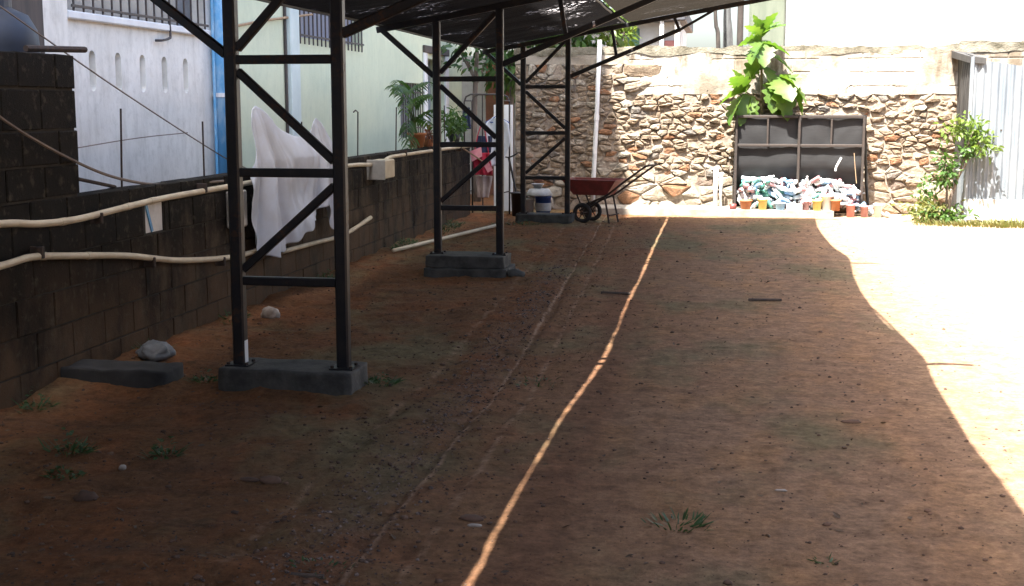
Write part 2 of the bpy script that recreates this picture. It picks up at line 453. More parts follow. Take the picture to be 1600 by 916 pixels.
M['bottle_teal'] = simple('teal_plastic_bottle', (0.16, 0.42, 0.34), (0.10, 0.30, 0.25), 8, 0.25, trans=0.1, rnd=0.15)
M['bottle_pink'] = simple('pink_plastic_bottle', (0.60, 0.32, 0.32), (0.5, 0.26, 0.28), 8, 0.25, trans=0.3, rnd=0.15)
M['bottle_blue'] = simple('blue_plastic_bottle', (0.30, 0.46, 0.62), (0.2, 0.36, 0.55), 8, 0.25, trans=0.1, rnd=0.15)
M['door_blue'] = simple('blue_grey_door', (0.30, 0.34, 0.42), (0.26, 0.30, 0.37), 3, 0.6, 'pos')
M['door_green'] = simple('green_shutter', (0.10, 0.22, 0.16), (0.08, 0.18, 0.13), 4, 0.6, 'pos')
M['roof_dark'] = simple('dark_roof_sheet', (0.07, 0.075, 0.09), (0.05, 0.05, 0.06), 4, 0.6, 'pos')
M['brick_red'] = simple('red_brown_wall', (0.24, 0.10, 0.06), (0.17, 0.08, 0.05), 6, 0.9, 'pos')
M['stick'] = simple('dark_stick', (0.05, 0.04, 0.035), (0.09, 0.065, 0.05), 20, 0.9)
M['stick_pale'] = simple('pale_dry_stick', (0.36, 0.25, 0.15), (0.28, 0.19, 0.12), 20, 0.85)

def net_mat(name, dark, tl, worn, tfac):
    n = NT(name)
    p = n.pos('pos')
    wv = n.noise(n.pos('pos', (0.6, 7, 1)), 3.0, 4)
    c = n.mix(n.ramp(wv, 0.38, 0.62), tuple(x * .6 for x in dark), tuple(x * 2.0 for x in dark))
    c = n.mix(n.ramp(n.noise(n.pos('pos', (1, 1, 1)), 42, 3, .6), .42, .6, 0, .7), c, tuple(x * .35 for x in dark))
    wv2 = n.noise(p, 60, 3)
    w = n.ramp(n.noise(n.pos('pos', (1.0, 0.8, 1)), 1.2, 2), 0.55, 0.66)
    spots = n.math('MULTIPLY', n.ramp(n.noise(p, 17, 4, 0.7), 0.56, 0.64), w)
    tcol = n.mix(n.math('MULTIPLY', spots, worn), tl, (0.85, 0.80, 0.82))
    n.base(c); n.b.inputs['Roughness'].default_value = 1.0; n.b.inputs['Specular IOR Level'].default_value = 0.05
    n.bump(n.math('ADD', wv2, wv), 0.5, 0.01)
    tr = n.new('ShaderNodeBsdfTranslucent'); n.link(tcol, tr.inputs[0])
    mx = n.new('ShaderNodeMixShader')
    n.link(n.math('ADD', tfac, n.math('MULTIPLY', spots, worn * 0.5)), mx.inputs[0])
    n.link(n.b.outputs[0], mx.inputs[1]); n.link(tr.outputs[0], mx.inputs[2]); n.link(mx.outputs[0], n.out.inputs[0])
    return n.m
M['net_left'] = net_mat('black_shade_net', (0.011, 0.0105, 0.011), (0.009, 0.0085, 0.009), 1.0, 0.25)
M['net_right'] = net_mat('brown_black_shade_net', (0.010, 0.009, 0.008), (0.028, 0.0235, 0.019), 0.15, 0.33)
def mesh_net(name):
    n = NT(name)
    c = n.mix(n.ramp(n.noise(n.pos('pos', (1, 1, 6)), 9, 4), 0.35, 0.65), (0.010, 0.010, 0.0112), (0.015, 0.0148, 0.016))
    n.base(c); n.b.inputs['Roughness'].default_value = 0.7
    return n.m
M['cage_net'] = mesh_net('black_knitted_net')

# ------------------------------------------------------------------ ground
def ground():
    def axis(parts):
        return np.unique(np.concatenate([np.linspace(a, b, n) for a, b, n in parts]).round(5))
    xs = axis([(-220, -12, 14), (-12, -4.4, 12), (-4.4, 2.0, 200), (2.0, 7, 70), (7, 220, 20)])
    ys = axis([(-220, -4, 14), (-4, 3.2, 30), (3.2, 9, 260), (9, 20.5, 250), (20.5, 40, 20), (40, 260, 14)])
    X, Y = np.meshgrid(xs, ys)
    near = np.clip((Y - 2) / 1.5, 0, 1) * np.clip((20.2 - Y) / 0.8, 0, 1) * np.clip((X + 4.6) / 0.4, 0, 1) * np.clip((6.5 - X) / 1.0, 0, 1)
    left = np.clip((-0.6 - X) / 1.2, 0, 1)
    Z = fbm(X * 0.9, Y * 0.8, 3) * 0.035 * (0.25 + left)
    Z += fbm(X * 5, Y * 5 + 40, 3) * 0.024 * (0.30 + left)
    Z += fbm(X * 22, Y * 22, 2) * 0.007 * (0.3 + left)
    # wind-blown sand ripples running across the left half, behind the first footing
    Z += left * 0.020 * np.sin(Y * 11 + 3 * fbm(X * 0.8, Y * 0.6, 2)) * np.clip(vnoise(X * 0.7 + 3, Y * 0.5) * 3, 0, 1)
    # wheel ruts along the yard
    for x0, w, d in ((-1.31, 0.030, 0.014), (-1.12, 0.04, 0.007), (-1.75, 0.06, 0.006), (-0.55, 0.08, 0.004)):
        u = (X - x0 + 0.045 * np.clip(Y - 7, 0, 99) - 0.05 * vnoise(Y * 0.5, Y * 0 + x0 * 9) * 2) / w
        Z += -d * np.exp(-u * u) + 0.55 * d * (np.exp(-(u - 1.7)**2 * 2) + np.exp(-(u + 1.7)**2 * 2))
    # soil heaped against the block wall foot
    Z += 0.05 * np.clip((-3.45 - X) / 0.4, 0, 1) * (0.6 + vnoise(Y * 1.7, Y * 0 + 2.2))
    for fx, fy, fw in ((-2.49, 6.99, .44), (-2.55, 12.35, .46), (-2.57, 17.76, .44), (-3.58, 7.0, .40)):
        d = np.maximum(np.abs(X - fx) - fw, np.abs(Y - fy) - .2)
        Z += (0.018 + 0.03 * vnoise(X * 6 + 5, Y * 6)) * np.exp(-np.clip(d, 0, 9) / .07)
    Z *= near
    me = bpy.data.meshes.new('yard_ground')
    ny, nx = X.shape
    co = np.stack([X, Y, Z], -1).reshape(-1, 3)
    me.vertices.add(len(co)); me.vertices.foreach_set('co', co.ravel())
    i = np.arange(ny - 1)[:, None] * nx + np.arange(nx - 1)[None, :]
    q = np.stack([i, i + 1, i + nx + 1, i + nx], -1).reshape(-1, 4)
    me.loops.add(q.size); me.loops.foreach_set('vertex_index', q.ravel().astype(np.int32))
    me.polygons.add(len(q)); me.polygons.foreach_set('loop_start', np.arange(0, q.size, 4, dtype=np.int32))
    me.polygons.foreach_set('use_smooth', np.ones(len(q), bool))
    me.update(calc_edges=True)
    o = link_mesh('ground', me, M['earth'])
    tag(o, kind='structure')
    from mathutils.bvhtree import BVHTree
    sub = (Y > 1) & (Y < 22) & (X > -6) & (X < 8)
    return X, Y, Z, xs, ys
_gX, _gY, _gZ, _gx, _gy = ground()
def gz(x, y):
    i = min(max(np.searchsorted(_gx, x) - 1, 0), len(_gx) - 2); j = min(max(np.searchsorted(_gy, y) - 1, 0), len(_gy) - 2)
    u = (x - _gx[i]) / (_gx[i+1] - _gx[i]); v = (y - _gy[j]) / (_gy[j+1] - _gy[j])
    return float((_gZ[j, i]*(1-u) + _gZ[j, i+1]*u)*(1-v) + (_gZ[j+1, i]*(1-u) + _gZ[j+1, i+1]*u)*v)

# ------------------------------------------------------------------ boolean-cut wall bodies
def cut_body(name, box, cutters, m, parent):
    b = MB().box(*box).build(name, m)
    objs = []
    for c in cutters:
        k = MB(); k.add(*c); o = k.build('cutter', None); objs.append(o)
        md = b.modifiers.new('b', 'BOOLEAN'); md.object = o; md.operation = 'DIFFERENCE'; md.solver = 'EXACT'
    dg = bpy.context.evaluated_depsgraph_get()
    me = bpy.data.meshes.new_from_object(b.evaluated_get(dg))
    me.materials.clear(); me.materials.append(m)
    bpy.data.objects.remove(b)
    for o in objs: bpy.data.objects.remove(o)
    o = link_mesh(name, me, m, parent)
    return o
def box_geo(x0, x1, y0, y1, z0, z1):
    k = MB().box(x0, x1, y0, y1, z0, z1); return k.v, k.f
def slot_geo(y, z0, z1, w, x0, x1):
    """a tall slot with rounded ends, cut along X"""
    r = w / 2; pr = []
    for k in range(9): a = math.pi * k / 8; pr.append((y + r * math.cos(a), z1 - r + r * math.sin(a)))
    for k in range(9): a = math.pi + math.pi * k / 8; pr.append((y + r * math.cos(a), z0 + r + r * math.sin(a)))
    n = len(pr)
    vs = [(x0, a, b) for a, b in pr] + [(x1, a, b) for a, b in pr]
    fs = [(i, (i + 1) % n, n + (i + 1) % n, n + i) for i in range(n)] + [tuple(range(n - 1, -1, -1)), tuple(range(n, 2 * n))]
    return vs, fs

# ------------------------------------------------------------------ white house
HX = -5.0
def grille(parent, m, ys, z0, z1, rails, x, r=0.009, name='bar'):
    for y in ys:
        MB().tube([(x, y, z0), (x, y, z1)], r, 6).build(name, m, parent)
    for zr in rails:
        MB().beam((x + 0.012, ys[0] - 0.05, zr), (x + 0.012, ys[-1] + 0.05, zr), 0.022, 0.012, up=(1, 0, 0)).build('rail', m, parent)

wh = thing('white_house', 'tall white plastered house with five slot recesses and a barred window, far left', 'house', (-7, 6, 0))
slots = [9.55, 9.985, 10.43, 10.86, 11.31]
cut_body('wall', (-9.0, HX, -7.0, 12.05, 0, 13.2), [slot_geo(y, 1.76, 2.08, 0.105, HX - 0.07, HX + 0.1) for y in slots]
         + [box_geo(HX - 0.14, HX + 0.1, 9.2, 11.76, 2.37, 3.6)], M['white_wall'], wh).location = (7, -6, 0)
MB().box(-9.0, -4.1, -7.2, 12.05, 13.2, 13.38).build('roof_slab', M['slab'], wh)
w = MB().box(HX - 0.136, HX - 0.115, 9.21, 11.75, 2.372, 3.59).build('window', M['pane'], wh)
grille(w, M['iron'], list(np.linspace(9.24, 11.72, 17)), 2.30, 3.58, (2.40, 2.98), HX + 0.03, 0.0095)
MB().box(HX + 0.003, HX + 0.05, 9.12, 11.84, 2.30, 2.362, 0.01).build('sill', M['white_trim'], wh)
MB().tube(catmull([(HX + 0.04, 10.9, 2.5), (HX + 0.05, 10.9, 2.28), (HX + 0.06, 10.86, 2.24), (HX + 0.06, 10.72, 2.215), (HX + 0.02, 10.66, 2.21)], 5), 0.012, 6).build('bent_rod', M['iron'], wh)
MB().box(HX + 0.002, HX + 0.06, 8.62, 9.1, 0.2, 3.6, 0.015).build('corner_pilaster', M['white_wall'], wh)

# blue drainpipe
bp = thing('drainpipe', 'peeling blue drainpipe on the corner of the white house', 'drainpipe', (-4.93, 11.93, 0))
MB().tube([(-4.93, 11.93, 0.0), (-4.93, 11.93, 4.6)], 0.058, 14).build('pipe', M['blue_pipe'], bp, True)
MB().tube([(-4.93, 11.93, 1.73), (-4.93, 11.93, 1.77)], 0.072, 14).build('collar', M['pvc_white'], bp)
MB().tube([(-4.93, 11.80, 0.0), (-4.93, 11.80, 4.6)], 0.014, 8).build('side_pipe', M['blue_pipe'], bp)

# ------------------------------------------------------------------ pale green house
gh = thing('green_house', 'tall pale green house with a barred window behind the steel frames', 'house', (-7, 17, 0))
cut_body('wall', (-9.0, HX, 12.056, 24.5, 0, 13.2), [box_geo(HX - 0.14, HX + 0.1, 14.40, 17.05, 2.44, 3.7),
         box_geo(HX - 0.14, HX + 0.1, 19.1, 20.45, 1.15, 2.0), box_geo(HX - 0.3, HX + 0.1, 20.75, 22.1, 0.05, 2.42)], M['green_wall'], gh).location = (7, -17, 0)
MB().box(-9.0, -4.1, 12.056, 24.7, 13.2, 13.38).build('roof_slab', M['slab'], gh)
w = MB().box(HX - 0.136, HX - 0.115, 14.41, 17.04, 2.442, 3.69).build('window', M['pane_blue'], gh)
grille(w, M['iron'], list(np.linspace(14.46, 16.98, 17)), 2.36, 3.68, (2.46, 3.05), HX + 0.03, 0.010)
w = MB().box(HX - 0.136, HX - 0.115, 19.11, 20.44, 1.152, 1.998).build('window', M['pane'], gh)
grille(w, M['iron'], list(np.linspace(19.15, 20.4, 9)), 1.16, 1.99, (1.3, 1.85), HX + 0.03, 0.009)
MB().box(HX + 0.003, HX + 0.07, 14.03, 14.33, 0, 6, 0.01).build('pilaster', M['bluish_trim'], gh)
MB().tube([(HX + 0.02, 13.98, 0.2), (HX + 0.02, 13.98, 6)], 0.018, 8).build('conduit', M['iron'], gh)
MB().box(HX - 0.28, HX - 0.24, 20.76, 22.09, 0.06, 2.41).build('door', M['door_blue'], gh)
MB().box(HX + 0.003, HX + 0.04, 20.55, 20.74, 0, 2.5, 0.008).build('door_jamb', M['white_trim'], gh)
MB().box(HX + 0.003, HX + 0.04, 22.11, 22.35, 0, 2.5, 0.008).build('door_jamb', M['white_trim'], gh)
MB().box(HX + 0.003, HX + 0.05, 20.55, 22.35, 2.50, 2.62, 0.008).build('lintel', M['brown_board'], gh)
tag(MB().tube([(HX + 0.03, 12.1, 2.39), (HX + 0.04, 13.3, 2.55), (HX + 0.03, 14.9, 2.72)], 0.014, 6).build('bamboo_pole', M['stick_pale']),
    'thin tan pole slanting across the pale green house wall', 'pole')

# ------------------------------------------------------------------ cement block boundary wall
WF = -3.88                       # face of the wall towards the yard
TH = 0.16
END = 18.9
bw = MB()
HOLE = (8.06, 8.345, 0.79, 0.995)
inset = 0.010
for (y0, y1, z0, z1) in ((2.0, HOLE[0], -0.1, 1.10), (HOLE[1], END - 0.01, -0.1, 1.10), (HOLE[0], HOLE[1], -0.1, HOLE[2]), (HOLE[0], HOLE[1], HOLE[3], 1.10)):
    bw.box(WF - TH + inset, WF - inset, y0, y1, z0, z1)
bw.box(WF - TH + inset, WF - inset, 2.0, 7.17, 1.10, 1.93)
wall = bw.build('boundary_wall', M['mortar'])
tag(wall, 'low mossy cement block wall along the left side of the yard, stepping up near the camera', 'wall')
def block_mesh(L, H, seed):
    rr = random.Random(seed)
    bm = bmesh.new(); bmesh.ops.create_cube(bm, size=1)
    for v in bm.verts: v.co = Vector((v.co.x * TH, v.co.y * L, v.co.z * H))
    bmesh.ops.bevel(bm, geom=bm.edges[:], offset=0.006, segments=1, affect='EDGES')
    for v in bm.verts: v.co += Vector((rr.uniform(-.002, .002), rr.uniform(-.003, .003), rr.uniform(-.003, .003)))
    me = bpy.data.meshes.new('block'); bm.to_mesh(me); bm.free(); return me
CH = 0.2075
bmeshes = {}
def bmesh_for(L, H, dark, k):
    key = (round(L, 2), round(H, 2), dark, k)
    if key not in bmeshes:
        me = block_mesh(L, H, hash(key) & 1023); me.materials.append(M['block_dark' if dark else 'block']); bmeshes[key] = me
    return bmeshes[key]
zc = 0.785 - 4 * CH
rows = []
while zc < 1.0: rows.append((zc, CH)); zc += CH
rows[-1] = (rows[-1][0], 1.115 - rows[-1][0])
for ri, (z0, hh) in enumerate(rows):
    if z0 + hh < 0: continue
    y = 3.62 + (0.2 if ri % 2 else 0.0)
    while y < END - 0.05:
        L = 0.40
        L = min(L, END - y)
        segs = [(y, y + L)]
        if z0 < 0.9 < z0 + hh and y < HOLE[1] and y + L > HOLE[0]:
            segs = [(a, b) for a, b in ((y, HOLE[0]), (HOLE[1], y + L)) if b - a > 0.05]
        for a, b in segs:
            o = link_mesh('block', bmesh_for(b - a - 0.007, hh - 0.007, False, random.randrange(4)), None, wall)
            o.location = (WF - TH / 2 + random.uniform(-.003, .003), (a + b) / 2, z0 + hh / 2)
            o.rotation_euler = (random.gauss(0, .004), 0, random.gauss(0, .004))
        y += L
for ri, (z0, hh) in enumerate(((1.118, 0.19), (1.308, 0.2), (1.508, 0.237), (1.745, 0.205))):
    y = 7.19 - (0.0 if ri % 2 else 0.0)
    k = 0
    while y > 5.2:
        L = 0.40 if not (k == 0 and ri % 2) else 0.22
        o = link_mesh('block', bmesh_for(L - 0.01, hh - 0.012, True, random.randrange(3)), None, wall)
        o.location = (WF - TH / 2 + random.uniform(-.003, .004), y - L / 2 + random.uniform(-.006, .006), z0 + hh / 2)
        o.rotation_euler = (random.gauss(0, .005), 0, random.gauss(0, .005))
        y -= L; k += 1

# blue plank leaning behind the hole in the wall
pn = thing('panel', 'small white panel with a blue strip filling the gap in the block wall', 'panel', (WF - .05, 8.2, .79))
MB().box(WF - .07, WF - .02, HOLE[0] + .004, HOLE[1] - .004, HOLE[2] + .004, HOLE[3] - .004).build('board', M['white_wall'], pn)
MB().beam((WF - .015, 8.09, .985), (WF - .015, 8.17, .80), .03, .008, up=(1, 0, 0)).build('blue_strip', M['blue_pipe'], pn)

# reinforcement rods standing out of the wall
for i, (y, z, lab) in enumerate(((7.90, 1.63, 'thin rusty rod on the wall nearest the tall block pier'), (9.25, 1.53, 'thin rusty rod on the wall just left of the blue drainpipe'),
                            (13.33, 1.58, 'thin rod with a bent tip standing above the cream junction box'), (14.92, 1.63, 'thin rod on the wall beside the leafy potted plant'),
                            (17.58, 1.65, 'thin rod on the wall amid the low green plant'), (10.0, 1.60, 'rod holding up the left peak of the white sheet'),
                            (11.5, 1.50, 'rod holding up the right peak of the white sheet'))):
    pts = [(-3.97, y, 1.05), (-3.97 + random.uniform(-.01, .01), y + 0.02, z)]
    if i == 2: pts += [(-3.97, y - 0.05, z + 0.02), (-3.97, y - 0.12, z + 0.0)]
    tag(MB().tube(pts, 0.0075, 6).build('steel_rod', M['rust']), lab, 'rod', 'rods standing out of the block wall')

# ------------------------------------------------------------------ conduits, box and cables on the wall
def conduit(name, pts, r, m, label, cat='pipe', couplings=()):
    t = thing(name, label, cat, pts[0])
    path = catmull(pts, 6)
    MB().tube(path, r, 10).build('pipe', m, t, True)
    for k in couplings:
        p = path[min(k, len(path) - 2)]; d = (path[min(k + 1, len(path) - 1)] - p).normalized()
        MB().tube([p - d * 0.03, p + d * 0.03], r * 1.1, 10).build('coupling', m, t)
    return t
PX = -3.83
conduit('conduit', [(PX, y, z) for y, z in ((2.2, 1.02), (3.6, 1.05), (5.2, 1.06), (6.226, 1.027), (6.608, .993), (7.037, .981), (7.698, 1.006), (8.271, 1.023), (9.354, 1.031), (10.732, 1.041), (12.543, 1.047), (13.36, 1.02))],
        0.021, M['pvc'], 'upper cream conduit sagging along the top of the block wall from the left edge', couplings=(28, 36, 40))
conduit('conduit', [(PX, y, z) for y, z in ((13.80, 1.02), (14.1, 1.066), (14.582, 1.073), (16.386, 1.072), (17.991, 1.062), (18.767, 1.057))],
        0.021, M['pvc'], 'cream conduit from the junction box along the far end of the wall top')
conduit('conduit', [(PX, y, z) for y, z in ((2.2, .62), (3.6, .70), (5.2, .78), (6.203, .804), (6.522, .815), (6.941, .774), (7.668, .69), (8.439, .569), (9.372, .483), (10.05, .47))],
        0.021, M['pvc'], 'lower cream conduit curving across the dark block wall at the left edge', couplings=(26, 32))
conduit('conduit', [(PX + 0.03, y, z) for y, z in ((10.45, .405), (11.3, .39), (11.969, .376), (12.502, .394), (13.206, .465))],
        0.021, M['pvc'], 'loose cream conduit end below the white sheet, tip turned up', couplings=(18,))
conduit('conduit', [(-3.66, 13.6, 0.07), (-3.4, 15.2, 0.06), (-3.12, 16.95, 0.05)], 0.022, M['pvc'], 'straight cream conduit lying on the ground behind the middle footing')
jb = thing('junction_box', 'cream and grey junction box fixed to the block wall between two conduits', 'box', (PX, 13.58, 0.96))
MB().box(WF + 0.004, WF + 0.19, 13.37, 13.82, 0.865, 1.065, 0.012).build('body', M['pvc'], jb)
MB().box(WF + 0.0, WF + 0.205, 13.352, 13.37, 0.858, 1.072, 0.006).build('lid', M['jbox_grey'], jb)
MB().tube([(WF + 0.08, 13.42, 0.868), (WF + 0.08, 13.42, 0.84)], 0.02, 8).build('gland', M['black'], jb)
cb = thing('control_box', 'small grey box on the wall left of the white sheet', 'box', (-3.8, 9.5, 0.8))
MB().box(WF + 0.004, WF + 0.09, 9.42, 9.66, 0.70, 0.99, 0.012).build('body', M['jbox_grey'], cb)
MB().tube([(WF + 0.05, 9.54, 0.70), (WF + 0.05, 9.54, 0.45)], 0.012, 8).build('lead', M['pvc'], cb)
def cable(pts, r, label, m='cable', name='cable'):
    tag(MB().tube(catmull(pts, 8), r, 6).build(name, M[m]), label, 'cable')
cable([(-4.05, 3.4, 3.26), (-4.05, 6.2, 2.36), (-4.05, 6.709, 2.198), (-4.05, 8.0, 1.78), (-4.05, 9.716, 1.271), (-3.98, 10.2, 1.12)], 0.0055, 'straight thin cable slanting down across the white house from the top left corner')
cable([(-3.84, 4.6, 2.5), (-3.86, 5.8, 1.86), (-3.85, 6.41, 1.55), (-3.85, 7.18, 1.295), (-3.92, 7.9, 1.16), (-3.95, 8.6, 1.09), (-3.86, 9.35, 1.075)], 0.0095, 'sagging tan cable crossing the tall block pier and landing on the wall')
cable([(-4.0, 7.2, 1.23), (-4.0, 7.87, 1.12)], 0.012, 'short dark stick slanting from the pier to the wall top', 'stick', 'stick')
cable([(-4.6, 8.1, 1.33), (-4.6, 9.4, 1.395), (-4.6, 10.4, 1.42)], 0.004, 'thin wire strung low across the white house wall')
tag(MB().tube([(-3.99, 6.85, 1.972), (-3.95, 7.46, 1.99)], 0.019, 8).build('iron_bar', M['rust']), 'dark iron bar lying on the pier and poking out to the right', 'bar')
# tank and board behind the tall pier
tk = thing('water_tank', 'blue grey plastic water tank behind the tall block pier, far left', 'tank', (-4.42, 7.2, 0))
MB().lathe([(0.02, 0), (0.27, 0), (0.28, 0.05), (0.28, 2.0), (0.27, 2.1), (0.22, 2.19), (0.12, 2.235), (0.01, 2.245)], (-4.42, 7.2, 0), 28).build('body', M['blue_grey'], tk, True)
MB().lathe([(0.13, 2.22), (0.13, 2.28), (0.01, 2.285)], (-4.42, 7.2, 0), 20).build('lid', M['blue_grey'], tk)
tag(MB().box(-4.72, -4.69, 6.3, 8.3, 0.0, 2.75, 0.004).build('board', M['brown_board']), 'dark brown board standing behind the blue grey tank', 'board')

# ------------------------------------------------------------------ concrete footings and steel frames
FR = [(-2.80, 6.96), (-2.865, 12.35), (-2.885, 17.73)]
def rough_box(x0, x1, y0, y1, z0, z1, taper=0.0, seed=0, j=0.006):
    """cast block with worn, chipped edges"""
    bm = bmesh.new(); bmesh.ops.create_cube(bm, size=1)
    bmesh.ops.subdivide_edges(bm, edges=bm.edges[:], cuts=13, use_grid_fill=True)
    cx, cy = (x0 + x1) / 2, (y0 + y1) / 2
    dims = Vector((x1 - x0, y1 - y0, z1 - z0))
    for v in bm.verts:
        t = v.co.z + 0.5
        k = 1 - taper * t
        p = Vector((v.co.x * dims.x * k, v.co.y * dims.y * k, v.co.z * dims.z))
        r = .005 + .022 * max(0, -.12 + mnoise.noise(p * 7 + Vector((seed, 3, 1))))
        q = Vector([max(-d / 2 * (k if a < 2 else 1) + r, min(d / 2 * (k if a < 2 else 1) - r, c)) for a, (c, d) in enumerate(zip(p, dims))])
        dv = p - q
        if dv.length > 1e-6: p = q + dv.normalized() * min(r, dv.length)
        p += Vector((mnoise.noise(p * 9 + Vector((seed, 0, 0))), mnoise.noise(p * 9 + Vector((0, seed, 0))), mnoise.noise(p * 9 + Vector((0, 0, seed))) * .7)) * j * 1.6
        v.co = Vector((cx, cy, (z0 + z1) / 2)) + p
    k = MB()
    bm.verts.index_update()
    k.add([v.co[:] for v in bm.verts], [[v.index for v in f.verts] for f in bm.faces]); bm.free()
    return k
FTOP = (0.155, 0.195, 0.15)
flabs = ('low grey concrete footing under the nearest steel frame', 'stepped concrete footing under the middle steel frame', 'long low concrete footing under the farthest steel frame')
for i, ((x, y), lab) in enumerate(zip(FR, flabs)):
    t = thing('concrete_footing', lab, 'footing', (x + 0.3, y, 0), 'concrete footings under the steel frames')
    if i == 1:
        rough_box(x - 0.10, x + 0.74, y - 0.26, y + 0.26, -0.1, 0.075, 0.02, 3, 0.012).build('base_slab', M['footing'], t, True)
        rough_box(x - 0.08, x + 0.70, y - 0.22, y + 0.22, 0.077, FTOP[1], 0.01, 4).build('plinth', M['footing'], t, True)
    else:
        rough_box(x - 0.09, x + 0.71, y - 0.15, y + 0.21, -0.1, FTOP[i], 0.015, 5 + i).build('plinth', M['footing'], t, True)
UC = lambda x: 2.39 + 0.175 * (x + 3.4)          # centre line of the top chord
NETZ = lambda x: 2.435 + 0.175 * (x + 3.4)       # the nets lie on the chords
TIP = 0.96
names = ('nearest black steel truss frame, its ladder post filling the left of the yard', 'middle black steel truss frame between the near and far ones', 'farthest black steel truss frame beside the red wheelbarrow')
for i, ((x, y), lab) in enumerate(zip(FR, names)):
    t = thing('carport_truss', lab, 'truss frame', (x, y, FTOP[i]), 'black steel truss frames carrying the shade nets')
    W = 0.625; xr = x + W; S = 0.072; s2 = 0.05
    zb = FTOP[i] + 0.008
    st = M['steel']
    MB().beam((x, y, zb), (x, y, UC(x) - 0.03), S, S).build('post', st, t)
    MB().beam((xr, y, zb), (xr, y, UC(xr) - 0.03), S, S).build('post', st, t)
    for xx in (x, xr):
        MB().box(xx - 0.07, xx + 0.07, y - 0.07, y + 0.07, FTOP[i] - 0.004, FTOP[i] + 0.009).build('base_plate', st, t)
    for z in (1.905, 1.272, 0.65):
        MB().beam((x + S/2, y, z), (xr - S/2, y, z), s2, s2).build('rung', st, t)
    a, b = x + S/2, xr - S/2
    for p0, p1 in (((a, 1.84), (b, 1.34)), ((b, 1.20), (a, 0.715)), ((a, 1.965), (b - 0.0, UC(xr) - 0.06))):
        MB().beam((p0[0], y, p0[1]), (p1[0], y, p1[1]), s2 * 0.92, s2 * 0.92).build('brace', st, t)
    MB().beam((x - S/2 + 0.005, y, 1.935), (-3.40, y, UC(-3.40) - 0.02), s2, s2).build('knee_brace', st, t)
    MB().beam((-3.46, y, UC(-3.46)), (TIP, y, UC(TIP)), 0.06, 0.05).build('top_chord', st, t)
    if i == 0:
        MB().box(x + S/2 + .0005, x + S/2 + .003, y - .028, y + .02, .17, .30).build('paint_patch', M['white_trim'], t)
    # bottom chord rising to the outer strut
    xe = -0.74; lc = lambda q: 2.03 + 0.418 * (q - xr)
    MB().beam((xr + S/2 - 0.005, y, lc(xr + S/2)), (xe, y, lc(xe)), 0.055, 0.055).build('bottom_chord', st, t)
    for q in (-1.60, -0.76):
        MB().beam((q, y, lc(q) + 0.02), (q - 0.06, y, UC(q - 0.06) - 0.02), 0.042, 0.042).build('web_strut', st, t)
    MB().beam((-0.76, y, UC(-0.76) - 0.2), (-0.30, y, UC(-0.3) - 0.02), 0.035, 0.035).build('web_strut', st, t)

# ------------------------------------------------------------------ shade nets
Y0N, Y1N = -18.0, 17.86
EDGE = [(-18, .61), (3.83, .61), (4.34, .61), (4.83, .59), (5.64, .61), (6.31, .62), (7.15, .675), (7.95, .64), (8.5, .585), (9.19, .57), (10.23, .56), (11.35, .59), (12.45, .66), (12.88, .68), (13.3, .64), (13.98, .585), (15.53, .56), (16.8, .575), (17.86, .62)]
GAPX = [(-18, -1.40), (2.89, -1.391), (3.34, -1.405), (4.17, -1.40), (5.18, -1.39), (6.17, -1.368), (6.83, -1.338), (7.4, -1.342), (8.19, -1.354), (9.68, -1.375), (10.94, -1.382), (12.82, -1.411), (15.11, -1.435), (17.86, -1.46)]
GAPW = [(-18, .02), (2.9, .026), (3.4, .018), (3.7, .010), (4.3, .008), (4.6, .016), (4.9, .011), (5.3, .016), (6.2, .022), (6.7, .042), (7.3, .036), (7.6, .012), (8.6, .010), (9.0, .018), (10, .028), (11, .018), (12, .038), (14, .03), (16, .034), (17.86, .045)]
def soft(tab, y, w=.12):
    a, b = zip(*tab)
    return sum(float(np.interp(y + q * w, a, b)) for q in (-1, -.5, 0, .5, 1)) / 5
def edge_x(y):
    """outer edge of the right net: held out at the trusses, drawn in between them"""
    return soft(EDGE, y) + .006 * float(vnoise(y * 4, 1.7))
def cable_x(y): return max(edge_x(y), .675 - .045 * (y - 7.15)) if 7.15 < y < 9.1 else edge_x(y)
def gap_l(y): return soft(GAPX, y, .2) - gap_w(y) / 2 + .010 * float(vnoise(y * 3, 8.2))
def gap_w(y): return max(.0025, .66 * soft(GAPW, y, .06) + .008 * abs(math.sin(y * 13)) - .004 + .010 * float(vnoise(y * 9, 3.3)))
def net_mesh(name, xa, xb, nx, amp, m):
    ys = np.concatenate([np.linspace(Y0N, 1.5, 60), np.linspace(1.6, Y1N, 420)])
    v = []; f = []
    for y in ys:
        a, b = xa(y), xb(y)
        u = ((y - 6.96) / 5.385) % 1.0
        sag = -0.035 * math.sin(math.pi * u) ** 2
        for k in range(nx):
            t = k / (nx - 1); x = a + (b - a) * t
            w_ = amp * math.sin(y * 7 + 2 * math.sin(x * 2)) * math.sin(math.pi * t) + 0.012 * float(fbm(x * 2, y * 2, 2))
            v.append((x, y, NETZ(x) + sag * (0.35 + math.sin(math.pi * t)) + w_ * 0.6))
    for j in range(len(ys) - 1):
        for k in range(nx - 1):
            i = j * nx + k; f.append((i, i + 1, i + nx + 1, i + nx))
    k = MB(); k.v = v; k.f = f
    return k.build(name, m, None, True)
nl = net_mesh('shade_net', lambda y: -3.42, gap_l, 16, 0.012, M['net_left'])
tag(nl, 'black shade net roofing the left side above the steel posts, speckled with light', 'shade net', 'shade nets roofing the yard')
nr = net_mesh('shade_net', lambda y: gap_l(y) + gap_w(y), edge_x, 16, 0.008, M['net_right'])
tag(nr, 'brownish shade net on the outer side beyond the long seam', 'shade net', 'shade nets roofing the yard')
